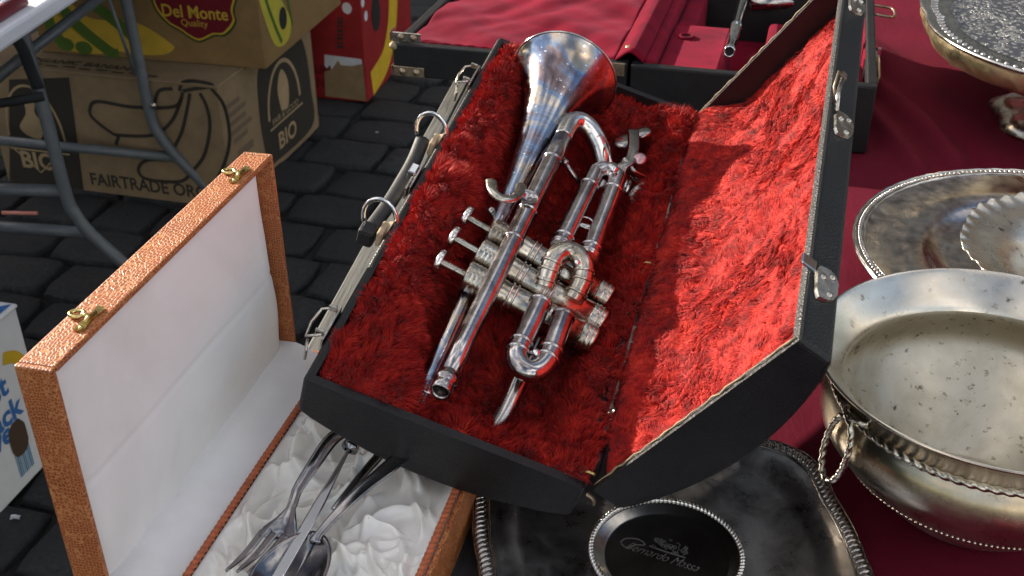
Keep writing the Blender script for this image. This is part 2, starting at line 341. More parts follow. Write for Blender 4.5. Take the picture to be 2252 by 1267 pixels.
#=PART2=
# ================================================================== the setting
g = MB(); g.add([(-150, -60, -.03), (150, -60, -.03), (150, 250, -.03), (-150, 250, -.03)], [(0, 1, 2, 3)], True)
ground = tag(g.build('ground', MT['ground']), kind='structure')
pv = MB(); pv.add([(-3.4, -.4, -.018), (3.2, -.4, -.018), (3.2, 6.4, -.018), (-3.4, 6.4, -.018)], [(0, 1, 2, 3)], True)
pavement = tag(pv.build('pavement', MT['mortar']), kind='structure')
def sett_mesh(i):
    q = random.Random(100 + i); n = 12; b = MB(); vs = []
    prof = [(1.0, -.03), (.99, -.007), (.93, -.0005), (.62, .001)]; jit = [q.uniform(-.045, .02) for _ in range(n)]
    for (s_, z) in prof:
        for k in range(n):
            a = 2 * PI * k / n + PI / 12; c, s = math.cos(a), math.sin(a); e = (abs(c) ** 10 + abs(s) ** 10) ** (-1 / 10)
            r = .5 * e * (1 + jit[k]) * s_; vs.append((c * r, s * r, z + q.uniform(-.002, .002)))
    vs.append((q.uniform(-.1, .1), q.uniform(-.1, .1), q.uniform(.001, .005)))
    fs = [(i * n + k, i * n + (k + 1) % n, (i + 1) * n + (k + 1) % n, (i + 1) * n + k) for i in range(3) for k in range(n)] + [(3 * n + k, 3 * n + (k + 1) % n, 4 * n) for k in range(n)]
    b.add(vs, fs); return b.mesh('sett')
sett_meshes = [sett_mesh(i) for i in range(9)]
for m in sett_meshes: m.materials.append(MT['cobble'])
RA = -.26; RU = Vector((math.cos(RA), math.sin(RA), 0)); RV = Vector((-math.sin(RA), math.cos(RA), 0))
def seen(p):
    d = p - C0; fw = d.dot(Vector((0, CT, -ST)))
    if fw < .05: return False
    u = 1126 + FPX * d.x / fw; v = 633.5 - FPX * d.dot(Vector((0, ST, CT))) / fw
    return -110 < u < 1130 and -110 < v < 1400 and not (u > 900 and v > 330)
far = MB(); nset = 0; row = -4.2; q = random.Random(5)
while row < 7.2:
    rw = q.uniform(.128, .158); x = -5 + q.uniform(0, .2)
    while x < 4:
        ln = q.uniform(.14, .225); c = RU * (x + ln / 2) + RV * (row + rw / 2); c.z = q.uniform(-.006, .006)
        if -3.2 < c.x < 3.0 and -.2 < c.y < 6.2:
            sx, sy = ln - q.uniform(.006, .014), rw - q.uniform(.005, .012); rz = RA + q.uniform(-.05, .05); me = q.choice(sett_meshes)
            tx, ty = q.uniform(-.03, .03), q.uniform(-.03, .03)
            if seen(c) and c.y < 4.6 and nset < 295:
                o = bpy.data.objects.new('cobble', me); link(o, pavement); o.location = c; o.scale = (sx, sy, 1); o.rotation_euler = (tx, ty, rz); nset += 1
            else:
                mw = Matrix.Translation(c) @ Matrix.Rotation(rz, 4, 'Z') @ Matrix.Diagonal((sx, sy, 1, 1)); far.add([mw @ v.co for v in me.vertices], [tuple(p.vertices) for p in me.polygons])
        x += ln
    row += rw
fo = far.build('paving_setts', MT['cobble'], pavement); fo['kind'] = 'stuff'
print('cobbles', nset)
# the trader's table of dark boards, its edge running away to the right
ZT = .64
TD = Vector((.152, .988, 0)).normalized(); TN = Vector((TD.y, -TD.x, 0)); TO = Vector((-.1793, .863, 0))
t_top = empty('trestle_table', frame(TO + Vector((0, 0, 0)), TN, TD, Vector((0, 0, 1))))
tag(t_top, 'dark boarded trestle table carrying the silver and the instrument cases', 'table')
xw = 0.0; k = 0
while xw < 1.5:
    w_ = .024 if k == 0 else (.065 if k == 1 else .14); b = MB().box2((xw + .001, -.75, ZT - .03), (xw + w_ - .002, 1.35, ZT - (.004 if k == 0 else 0)))
    b.build('plank', MT['wood_grey'] if k == 0 else MT['wood'], t_top, bevel=.002); xw += w_; k += 1
for (x, y) in ((.16, -.45), (1.35, -.45), (.16, 1.15), (1.35, 1.15)):
    MB().box2((x - .025, y - .025, 0), (x + .025, y + .025, ZT - .03)).build('leg', MT['wood'], t_top, bevel=.003)
MB().box2((.13, -.48, ZT - .09), (1.4, -.44, ZT - .03)).build('rail', MT['wood'], t_top, bevel=.002)
MB().box2((.13, 1.12, ZT - .09), (1.4, 1.16, ZT - .03)).build('rail', MT['wood'], t_top, bevel=.002)
# burgundy cloth with folds
def cloth_z(x, y):
    d = (x - .445) + .05 * np.sin(y * 4.0); env = sstep(.205, .250, np.hypot(x - .5238, y - .937)) * sstep(.80, .95, y) * (1 - sstep(1.9, 2.1, y)) * sstep(.36, .40, x) * (1 - sstep(.52, .60, x) * .75)
    h = env * (.015 * np.exp(-((d + .035) / .014) ** 2) + .019 * np.exp(-((d - .012) / .017) ** 2) + .010 * np.exp(-((d - .075) / .03) ** 2))
    u = x * .8 + y * .6; v = -x * .6 + y * .8
    h = h + .0035 * sstep(.205, .250, np.hypot(x - .5238, y - .937)) * sstep(.4, .5, x) * sstep(1.0, 1.2, y) * (vnoise(u * 22, v * 7) + .6 * vnoise(v * 18 + 5, u * 5))
    h = h + .0018 * vnoise(x * 30, y * 9) * (1 - sstep(.75, .9, y)); return ZT + .0045 + h
nx, ny = 260, 330; X = np.linspace(.115, 1.42, nx); Y = np.linspace(.12, 2.12, ny); XX, YY = np.meshgrid(X, Y); XX = XX + (YY - .6) * .15 * (1 - (XX - .115) / 1.3)
ZZ = cloth_z(XX, YY); V = np.stack([XX, YY, ZZ], -1).reshape(-1, 3); I = (np.arange(ny - 1)[:, None] * nx + np.arange(nx - 1)[None]).ravel()
me = np_mesh('tablecloth', V, np.stack([I, I + 1, I + 1 + nx, I + nx], 1)); me.materials.append(MT['cloth'])
tag(link(bpy.data.objects.new('tablecloth', me)), 'burgundy cloth with soft folds spread over the silver side of the table', 'tablecloth')
# ------------------------------------------------------------------ unseen houses, added to give the silver dark reflections
def house(x0, x1, y, h, wall, label, floors, cols, yd=6, rot=0):
    r = empty('added_house', Matrix.Translation((0, 0, 0)) @ Matrix.Rotation(rot, 4, 'Z')); tag(r, label, 'house', 'unseen houses added for reflections')
    MB().box2((x0, y, -.02), (x1, y + yd, h)).build('wall', wall, r, mw=None)
    m = MB(); ov = .3; xm = (x0 + x1) / 2
    m.add([(x0 - .05, y - ov, h), (x1 + .05, y - ov, h), (x1 + .05, y + yd + ov, h), (x0 - .05, y + yd + ov, h), (x0 - .05, y + yd / 2, h + 2.6), (x1 + .05, y + yd / 2, h + 2.6)], [(0, 1, 5, 4), (2, 3, 4, 5), (0, 4, 3), (1, 2, 5), (3, 2, 1, 0)], True); m.build('roof', MT['rooftile'], r)
    fh = h / floors
    for f in range(floors):
        for c in range(cols):
            cx = x0 + (x1 - x0) * (c + .5) / cols; z0 = f * fh + (.9 if f else .3); wh = fh * (.55 if f else .7); ww = (x1 - x0) / cols * .26
            w = MB().box2((cx - ww, y - .03, z0), (cx + ww, y + .05, z0 + wh)).build('window', MT['framew'], r)
            for sx in (-1, 1):
                MB().box2((cx + sx * ww * .5 - ww * .40, y - .045, z0 + .08), (cx + sx * ww * .5 + ww * .40, y - .02, z0 + wh - .08)).build('pane', MT['glass'], w)
    return r
house(-8.6, -4.5, 9.4, 9.5, MT['brick'], 'brown brick town house with three storeys added out of view for reflections', 3, 3)
house(-4.4, 1.6, 9.6, 11.5, MT['plaster'], 'tall cream plastered town house of four storeys added unseen for the silver to reflect', 4, 3)
house(1.7, 7.8, 9.4, 9.8, MT['plaster2'], 'grey plastered town house beside the tall cream house, added for reflections', 3, 4)
house(7.9, 15, 9.7, 11.5, MT['brick'], 'tall brick corner house with four storeys and five window rows, added for reflections', 4, 5)
def stall(x, y0, y1, h, canvas, label):  # unseen canvas stalls, added to block the low sun from the cobbles
    r = empty('shade_stall'); tag(r, label, 'market stall', 'unseen stalls added for ground shade')
    for yy in (y0, y1):
        for xx in (x, x - 1.8): MB().tube([(xx, yy, 0), (xx, yy, h - .15)], .03, 8).build('post', MT['tubegrey'], r)
    MB().grid(lambda a, b: (x - 1.8 + 2.1 * a, y0 - .1 + (y1 - y0 + .2) * b, h + .45 * math.sin(PI * a) - .05 * math.sin(9 * PI * b) ** 2), 8, 24).build('canopy', canvas, r, solid=.01)
    MB().grid(lambda a, b: (x - 1.8 + .04 * math.sin(14 * a), y0 + (y1 - y0) * a, h * b), 30, 4).build('back_canvas', canvas, r, solid=.01)
    MB().box2((x - .75, y0 + .1, .74), (x - .05, y1 - .1, .80)).build('counter', MT['wood'], r)
    MB().grid(lambda a, b: (x - .03 + .02 * math.sin(40 * a), y0 + .1 + (y1 - y0 - .2) * a, .05 + .72 * b), 60, 2).build('skirt', canvas, r, solid=.008)
stall(-5.4, -3.2, 2.6, 2.2, MT['canvas'], 'green canvas market stall added out of view to shade the ground')
stall(-5.4, 3.1, 8.6, 2.2, MT['canvas2'], 'blue canvas market stall added out of view to extend the ground shade')
# ================================================================== cardboard boxes on the ground
def face(O, U, Vv, N):
    O, U, Vv, N = Vector(O), Vector(U), Vector(Vv), Vector(N); return lambda a, b, off=0: O + U * a + Vv * b + N * off
Zv = Vector((0, 0, 1))
def carton(name, corner, xd, w, d, h, mat, label, grp, hole=None, lip=True):
    """corner = front right bottom; xd runs left along the front; box goes back by d"""
    xd = xd.normalized(); back = Vector((xd.y, -xd.x, 0)); back = back if back.y > 0 else -back
    r = empty(name, Matrix.Translation(corner)); tag(r, label, 'box', grp); c = corner; t = .005
    loc = lambda p: Vector(p) - corner
    def wall(p, q, thick_dir, nm='wall'):
        p, q = loc(p), loc(q); a = MB(); dirv = (q - p).normalized(); L = (q - p).length
        a.box((p + q) / 2 + Zv * (h / 2) + thick_dir * (t / 2), (L, t, h), dirv, thick_dir, Zv); return a.build(nm, mat, r, bevel=.0015)
    A, B = c, c + xd * w; Cc, D = B + back * d, A + back * d
    wall(A, B, back); wall(A + back * (t + .0005), D - back * (t + .0005), xd); wall(B + back * (t + .0005), Cc - back * (t + .0005), -xd); wall(D, Cc, -back)
    lid = MB().box(loc(c + xd * w / 2 + back * d / 2) + Zv * (h + .0035), (w + .006, d + .006, .006), xd, back, Zv).build('top_panel', mat, r, bevel=.002)
    return r, xd, back, loc
# --- brown organic banana box
fc = Zp(515, 461, 0); fx = (Zp(200, 421, 0) - fc); FH = .295
r, xd, bk, loc = carton('banana_box', fc, fx, .60, .50, FH, MT['card'], 'brown banana box with black banana outline and organic lettering, under the yellow box', 'banana boxes on the cobbles')
ff = lambda a, b, off=0: loc(fc) + xd * (.60 - a) + Zv * b - bk * off          # a from left of the front, b up
fs = lambda a, b, off=0: loc(fc) + bk * a + Zv * b - xd * off                  # right side, a going back
def inv(u, v, P, n, ux, O):        # photo pixel -> face coordinates
    p = plane_hit(u, v, P, n); return (p - O).dot(ux), p.z
def pf(u, v): a, b = inv(u, v, fc, bk, xd, fc); return (.60 - a, b)
m = MB(); blob(m, [pf(20, 175), pf(152, 170), pf(196, 470), pf(40, 470)], lambda a, b, o=0: ff(max(a, .002), max(min(b, FH - .002), .002), o), .0006, 1); m.build('black_panel', MT['ink_black'], r)
m = MB()
for pts in ([(400, 215), (380, 235), (290, 235), (215, 223), (198, 240), (205, 260), (240, 288), (262, 297), (335, 297), (375, 270), (395, 230), (402, 203)],
            [(262, 297), (255, 318)], [(418, 205), (412, 240), (400, 290), (380, 330)], [(440, 205), (455, 235), (462, 280), (450, 340), (425, 375)],
            [(465, 195), (492, 230), (505, 290), (500, 340), (480, 390), (462, 405)], [(340, 230), (350, 200), (380, 195)],
            [(425, 375), (400, 398), (350, 398), (315, 390), (305, 370), (325, 352), (380, 352)],
            [(395, 200), (402, 182), (430, 178), (470, 188), (430, 195), (402, 200)]):
    ribbon(m, [pf(*p) for p in pts], .0085, ff, .0009, 6)
m.build('banana_outline', MT['ink_black'], r)
lettering('FAIRTRADE ORGANIC', .044, lambda a, b, o: ff(pf(202, 412)[0] + a, .020 + b, o), bold=.0010, xscale=.92).build('lettering', MT['ink_black'], r)
lettering('FAIR & GOOD', .027, lambda a, b, o: ff(.022 + a * .92, .098 + b, o), .0012, bold=.0004).build('lettering', MT['ink_tan'], r)
lettering('BIO', .060, lambda a, b, o: ff(.050 + a, .045 + b, o), .0012, bold=.0016).build('lettering', MT['ink_tan'], r)
m = MB(); ribbon(m, [(.035 + .075 * (1 - math.cos(t)), .125 + .13 * math.sin(t)) for t in np.linspace(0, PI, 12)], .006, ff, .0012, 3); ribbon(m, [(.03, .092), (.19, .092)], .004, ff, .0012, 1); ribbon(m, [(.04, .09), (.10, .035), (.16, .09)], .004, ff, .0012, 1)
blob(m, [(.085, .13), (.12, .125), (.135, .16), (.12, .19), (.125, .215), (.10, .22), (.095, .185), (.07, .15)], ff, .0012); m.build('figure_emblem', MT['ink_tan'], r)
m = MB()
for i, (a, w) in enumerate(((.02, .07), (.025, .09), (.03, .08), (.035, .10), (.04, .07))): ribbon(m, [(a, .24 - i * .022), (a + w, .24 - i * .022)], .012, fs, .0008, 1)
blob(m, [(.05, .105), (.13, .105), (.13, .125), (.05, .125)], fs, .0008, 1); m.build('side_print', simple('faded_print', (.13, .09, .06), .8), r)
lettering('ORGANIC BANANAS', .034, lambda a, b, o: loc(fc) + xd * (.52 - a) + bk * (.035 + b) + Zv * (FH + .0075), xscale=1.0, bold=.0004).build('lettering', MT['ink_black'], r)
for i in range(9): ribbon(MB(), [(.05 + i * .042, .018 + .004 * (i % 2)), (.05 + i * .042 + .030, .018 + .004 * (i % 2))], .007, lambda a, b, o=0: loc(fc) + xd * (.57 - a) + bk * b + Zv * (FH + .0075), 0, 1).build('print_line', MT['ink_black'], r)
m = MB(); blob(m, [(.085 + .012 * math.cos(t), .07 + .02 * math.sin(t)) for t in np.linspace(0, 2 * PI, 14)[:-1]], fs, .0009, 2); m.build('hand_hole', MT['dark_hole'], r)
m = MB(); blob(m, [(.19, .02), (.45, .02), (.47, .12), (.45, .25), (.38, .285), (.25, .285), (.19, .26), (.175, .14)], fs, .0009, 5); m.build('black_panel', MT['ink_black'], r)
m = MB(); ribbon(m, [(.22 + .09 * (1 - math.cos(t)), .13 + .12 * math.sin(t)) for t in np.linspace(0, PI, 12)], .010, fs, .0014, 3); blob(m, [(.29, .13), (.33, .13), (.34, .19), (.31, .23), (.28, .19)], fs, .0014); ribbon(m, [(.22, .105), (.41, .105)], .005, fs, .0014, 1); m.build('figure_emblem', MT['ink_tan'], r)
lettering('BIO', .06, lambda a, b, o: fs(.255 + a * 1.1, .04 + b, o), .0014, bold=.0012).build('lettering', MT['ink_tan'], r)
lettering('FAIR & GOOD', .022, lambda a, b, o: fs(.235 + a * 1.1, .112 + b, o), .0014).build('lettering', MT['ink_tan'], r)
# --- yellow box on top of it
Y0 = FH + .0075; yc = Zp(585, 152, Y0); yx = Zp(130, 116, Y0) - yc
r, xd2, bk2, loc2 = carton('banana_box', yc, yx, .56, .50, .26, MT['card_y'], 'yellow and green printed banana box with red shield, stacked on the brown box', 'banana boxes on the cobbles')
gf = lambda a, b, off=0: loc2(yc) + xd2 * (.56 - a) + Zv * b - bk2 * off
gs = lambda a, b, off=0: loc2(yc) + bk2 * a + Zv * b - xd2 * off
def pg(u, v): p = plane_hit(u, v, yc, bk2); return (.56 - (p - yc).dot(xd2), p.z - Y0)
def pgs(u, v): p = plane_hit(u, v, yc, xd2); return ((p - yc).dot(bk2), p.z - Y0)
m = MB(); blob(m, [pg(*p) for p in ((150, 0), (200, 40), (300, 50), (375, 95), (382, 108), (360, 120), (310, 120), (250, 110), (190, 90), (120, 20))], gf, .0006); blob(m, [pg(*p) for p in ((95, 15), (130, 30), (215, 100), (225, 118), (150, 108), (110, 60))], gf, .0006)
m.build('banana_print', MT['ink_gold'], r)
m = MB()
for pts in (((125, 0), (165, 50), (240, 112), (262, 120)), ((100, 20), (118, 70), (150, 105)), ((200, 5), (270, 60), (300, 90))): ribbon(m, [pg(*p) for p in pts], .028, gf, .0010, 5)
for (u, v) in ((145, 97), (185, 105)): blob(m, [(pg(u, v)[0] + .022 * math.cos(t), pg(u, v)[1] + .016 * math.sin(t)) for t in np.linspace(0, 2 * PI, 10)[:-1]], gf, .0014, 2)
m.build('leaf_print', MT['ink_green'], r)
sh = [(335, -40), (345, 10), (372, 45), (400, 62), (418, 75), (440, 84), (468, 72), (492, 70), (512, 45), (508, 20), (505, -40)]
for k_, (mm, nm, o_) in enumerate((('ink_dgreen', 'shield_border', .0018), ('ink_gold', 'shield_border', .0024), ('ink_maroon', 'shield', .0030))):
    cx, cy = pg(425, -10); sc = (1.10, 1.05, 1.0)[k_]; blob(MB(), [(cx + (pg(*p)[0] - cx) * sc, cy + (pg(*p)[1] - cy) * sc) for p in sh], gf, o_, 5).build(nm, MT[mm], r)
lettering('Del Monte', .040, lambda a, b, o: gf(pg(357, 30)[0] + a, pg(357, 30)[1] + b - .004, o), .0036, bold=.0006, xscale=.92).build('lettering', MT['ink_gold'], r)
lettering('Quality', .022, lambda a, b, o: gf(pg(400, 55)[0] + a, pg(400, 55)[1] + b, o), .0036).build('lettering', MT['ink_gold'], r)
m = MB(); blob(m, [(.0, .26), (.0, .17), (.05, .05), (.10, .02), (.15, .03), (.16, .07), (.11, .14), (.06, .25)], lambda a, b, o=0: gs(max(a, .002), min(b, .258), o), .0008, 5); m.build('banana_print', MT['ink_pale'], r)
m = MB(); ribbon(m, [(.02, .25), (.03, .17), (.07, .08), (.10, .03)], .012, gs, .0014); ribbon(m, [(.10, .22), (.15, .13), (.17, .05)], .010, gs, .0014); m.build('leaf_print', MT['ink_green'], r)
m = MB(); ha, hb = pgs(621, 40); blob(m, [(ha + .022 * math.cos(t), hb + .026 * math.sin(t)) for t in np.linspace(0, 2 * PI, 14)[:-1]], gs, .0020, 2); m.build('hand_hole', MT['dark_hole'], r)
# --- red carton behind
rc = Zp(808, 225, 0); rx = Zp(665, 212, 0) - rc
r, xd3, bk3, loc3 = carton('fruit_carton', rc, rx, .34, .42, .30, MT['card_red'], 'red fruit carton with torn white and brown front beside the stacked banana boxes', 'banana boxes on the cobbles')
hf = lambda a, b, off=0: loc3(rc) + xd3 * a + Zv * b - bk3 * off
hs = lambda a, b, off=0: loc3(rc) + bk3 * a + Zv * b - xd3 * off
pr = lambda u, v: ((plane_hit(u, v, rc, bk3) - rc).dot(xd3), plane_hit(u, v, rc, bk3).z)
prs = lambda u, v: ((plane_hit(u, v, rc, xd3) - rc).dot(bk3), plane_hit(u, v, rc, xd3).z)
blob(MB(), [pr(*p) for p in ((714, 120), (795, 130), (798, 148), (714, 160))], hf, .0008, 1).build('white_tear', MT['ink_white'], r)
blob(MB(), [pr(*p) for p in ((714, 157), (730, 152), (744, 132), (750, 143), (775, 145), (798, 140), (806, 222), (716, 211))], hf, .0014, 1).build('bare_tear', MT['card_in'], r)
for i in range(8): A = pr(748, 40 + i * 9); ribbon(MB(), [(A[0] - .009, A[1] + .002 * (i % 3 - 1)), (A[0] + .009, A[1])], .006 + .002 * (i % 2), hf, .0010, 1).build('print_line', MT['ink_black'], r)
lettering('PREMIUM', .034, lambda a, b, o: hf(.24 - a, .075 + b, o), .001, bold=.001).build('lettering', MT['ink_maroon'], r); lettering('BANANA', .034, lambda a, b, o: hf(.24 - a, .035 + b, o), .001, bold=.001).build('lettering', MT['ink_maroon'], r)
ribbon(MB(), [prs(*p) for p in ((865, -40), (862, 50), (848, 130), (818, 185))], .075, hs, .0008, 6).build('banana_print', MT['ink_banana'], r)
a_, b_ = prs(826, 30); blob(MB(), [(a_ + .035 * math.cos(t), b_ + .05 * math.sin(t)) for t in np.linspace(0, 2 * PI, 14)[:-1]], hs, .0016, 2).build('hand_hole', MT['dark_hole'], r)
for (u, v) in ((797, 5), (804, 35)): a_, b_ = prs(u, v); blob(MB(), [(a_ + .013 * math.cos(t), b_ + .014 * math.sin(t)) for t in np.linspace(0, 2 * PI, 10)[:-1]], hs, .0010, 2).build('white_dot', MT['ink_white'], r)
a_, b_ = pr(763, 18); blob(MB(), [(a_ + .014 * math.cos(t), b_ + .016 * math.sin(t)) for t in np.linspace(0, 2 * PI, 10)[:-1]], hf, .001, 2).build('white_dot', MT['ink_white'], r)
# --- white box near the camera
wc = Zp(120, 1000, 0); wn_ = Zp(0, 1130, 0); wd = (wn_ - wc).normalized()                       # face runs from the far corner toward the camera
wside = Vector((wd.y, -wd.x, 0)); wside = wside if wside.x < 0 else -wside
r = empty('banana_box', Matrix.Translation(wc)); tag(r, 'white banana box with blue lettering and yellow banana, alone in front of the orange case', 'box', 'banana boxes on the cobbles'); WH = .285; t = .005
locw = lambda p: Vector(p) - wc
for (p, d_, L, th_) in ((wc, wd, .40, wside), (wc + wside * (t + .0005), wside, .44, wd), (wc + wside * .45 , wd, .40, -wside), (wc + wd * .40 + wside * (t + .0005), wside, .44, -wd)):
    MB().box(locw(p + d_ * L / 2 + th_ * t / 2) + Zv * WH / 2, (L, t, WH), d_, th_, Zv).build('wall', MT['card_w'], r, bevel=.0015)
MB().box(locw(wc + wd * .2 + wside * .225) + Zv * (WH + .0035), (.405, .455, .006), wd, wside, Zv).build('top_panel', MT['card_w'], r, bevel=.002)
wf = lambda a, b, off=0: locw(wc) + wd * a + Zv * b - wside * off
pw = lambda u, v: ((plane_hit(u, v, wc, wside) - wc).dot(wd), plane_hit(u, v, wc, wside).z)
for txt, (u, v) in (('best', (18, 862)), ('snack', (48, 905)), ('ever', (46, 945))):
    A = pw(u, v); m = lettering(txt, .050, lambda a, b, o: wf(A[0] - a, A[1] + b, o), .001, bold=.0016, align='RIGHT', xscale=1.0); m.build('lettering', MT['ink_blue'], r)
ribbon(MB(), [pw(*p) for p in ((5, 790), (30, 785), (50, 800), (62, 835), (62, 875))], .020, wf, .001).build('banana_print', MT['ink_banana'], r)
A = pw(51, 819); blob(MB(), [(A[0] + .006 * math.cos(t_), A[1] + .009 * math.sin(t_)) for t_ in np.linspace(0, 2 * PI, 10)[:-1]], wf, .0018, 2).build('sticker_print', MT['ink_blue'], r)
A = pw(40, 963); blob(MB(), [(A[0] + x_ * .020, A[1] + z_ * .030) for x_, z_ in ((-1, .5), (-.5, 1), (.5, 1), (1, .5), (1, -.5), (.5, -1), (-.5, -1), (-1, -.5))], wf, .0012, 2).build('hand_hole', simple('brown_hollow', (.06, .035, .02), .9), r)
m = MB(); A = pw(53, 1012)
for i in range(9): ribbon(m, [(A[0] - .017 + i * .0042, A[1] - .022), (A[0] - .017 + i * .0042, A[1] + .022)], (.0022, .0032, .0014)[i % 3], wf, .001, 1)
m.build('barcode', MT['ink_sky'], r)
blob(MB(), [(-.002, 0), (.40, 0), (.40, .12), (.12, .12), (.04, .06)], lambda a, b, o=0: locw(wc) + wd * (a + .004) + wside * (b + .004) + Zv * (WH + .0075), 0, 1).build('blue_print', MT['ink_blue'], r)
blob(MB(), [(.02, .01), (.14, .01), (.2, .04), (.1, .06), (.05, .04)], lambda a, b, o=0: locw(wc) + wd * (a + .03) + wside * (b + .004) + Zv * (WH + .0082), 0, 4).build('banana_print', MT['ink_banana'], r)
# ================================================================== the neighbour's folding table
ft = empty('folding_table', Matrix.Translation(Zp(330, 640, 0))); ftl = ft.matrix_world.translation.copy(); tag(ft, 'white folding table with bent grey tube legs standing over the banana boxes', 'table')
TZ = .665
def L3(*pts): return [Vector(p) - ftl for p in pts]
e0 = Zp(0, 72, TZ); e1 = Zp(112, 0, TZ); ed = (e1 - e0).normalized(); en = Vector((-ed.y, ed.x, 0)); mid = e0 + ed * .35 + en * .35
MB().box(mid - ftl - Zv * .014, (1.5, .70, .028), ed, en, Zv).build('table_top', MT['plastic_white'], ft, bevel=.006)
yA, yB = 1.985, 2.375
MB().tube(spline(L3(Yp(40, 40, yA + .02), Yp(100, 255, yA), Yp(146, 430, yA), Yp(165, 470, yA), Yp(205, 520, yA), Yp(310, 612, yA), Zp(335, 640, .012)), 6), .0125, 10).build('leg', MT['tubegrey'], ft)
MB().tube(spline(L3(Yp(268, -40, yB), Yp(300, 110, yB), Yp(332, 255, yB), Yp(350, 295, yB), Yp(385, 340, yB), Yp(470, 425, yB), Zp(500, 452, .012)), 6), .0125, 10).build('leg', MT['tubegrey'], ft)
MB().tube(L3(Yp(-60, 303, yB), Yp(392, 347, yB + .003)), .011, 10).build('crossbar', MT['tubegrey'], ft)
MB().tube(L3(Yp(-60, 415, yA), Yp(140, 420, yA + .003)), .0125, 10).build('crossbar', MT['tubegrey'], ft)
MB().tube(L3(Yp(-60, 495, 2.05), Yp(195, 512, 2.03)), .012, 10).build('crossbar', MT['tubegrey'], ft)
MB().tube(L3(Yp(225, -10, 2.25), Yp(75, 105, 2.06), Yp(-20, 182, 1.99)), .0105, 10).build('brace', MT['tubegrey'], ft)
MB().tube(L3(Yp(238, -5, 2.30), Yp(298, 165, 2.34)), .004, 8).build('brace', MT['tubegrey'], ft)
m = MB(); P_ = L3(Yp(22, 70, 1.93), Yp(48, 105, 1.93), Yp(66, 150, 1.935), Yp(85, 195, 1.94)); m.tube(spline(P_, 4), .011, 6, flatx=.25, up=(1, 0, 0)); m.tube(L3(Yp(-30, 232, 1.93), Yp(96, 212, 1.95)), .009, 6, flatx=.4); m.build('strap', MT['strap'], ft)
MB().lathe([(.0001, .003), (.006, .002), (.0075, 0)], Yp(337, 233, yB - .014) - ftl, (0, -1, 0), 12).build('rivet', MT['steel'], ft)
# tray of trinkets on that table
p0 = Zp(10, 35, TZ); tr = empty('lacquer_tray', frame(Zp(52, 20, TZ), ed, en, Zv)); tag(tr, 'maroon lacquered tray at the corner of the white folding table', 'tray')
MB().box2((-.14, .008, .0005), (.012, .26, .004)).build('tray_floor', simple('tray_paper', (.5, .46, .40), .7, var=.5, vs=30), tr)
for a, b in (((-.14, 0, .0005), (.02, .008, .022)), ((.012, .008, .0005), (.02, .26, .022))): MB().box2(a, b).build('tray_rim', MT['maroon'], tr, bevel=.003)
bb = MB().lathe([(.0001, .028), (.012, .026), (.018, .016), (.016, .004), (.010, .0005)], Zp(10, 22, TZ + .004), (0, 0, 1), 20).build('silver_bell', MT['silver_clean']); tag(bb, 'small shiny silver trinket inside the maroon tray', 'trinket')
st = MB().tube([Zp(5, 468, .014), Zp(82, 469, .014)], .0045, 8).build('drinking_straw', simple('pink_plastic', (.62, .22, .18), .4)); tag(st, 'pink drinking straw lying on the cobbles under the folding table', 'straw')
for (u, v, lab) in ((829, 292, 'tiny white paper scrap between the cobbles beside the red carton'), (34, 1142, 'crumpled white paper scrap on the cobbles below the white box')):
    c_ = Zp(u, v, .004); qq = random.Random(u); sz = .005 if u > 500 else .009
    m = MB(); m.grid(lambda a, b: (c_.x + (a - .5) * sz * 1.6, c_.y + (b - .5) * sz, c_.z + qq.uniform(0, sz * .7)), 4, 4); tag(m.build('paper_scrap', MT['ink_white']), lab, 'paper scrap')
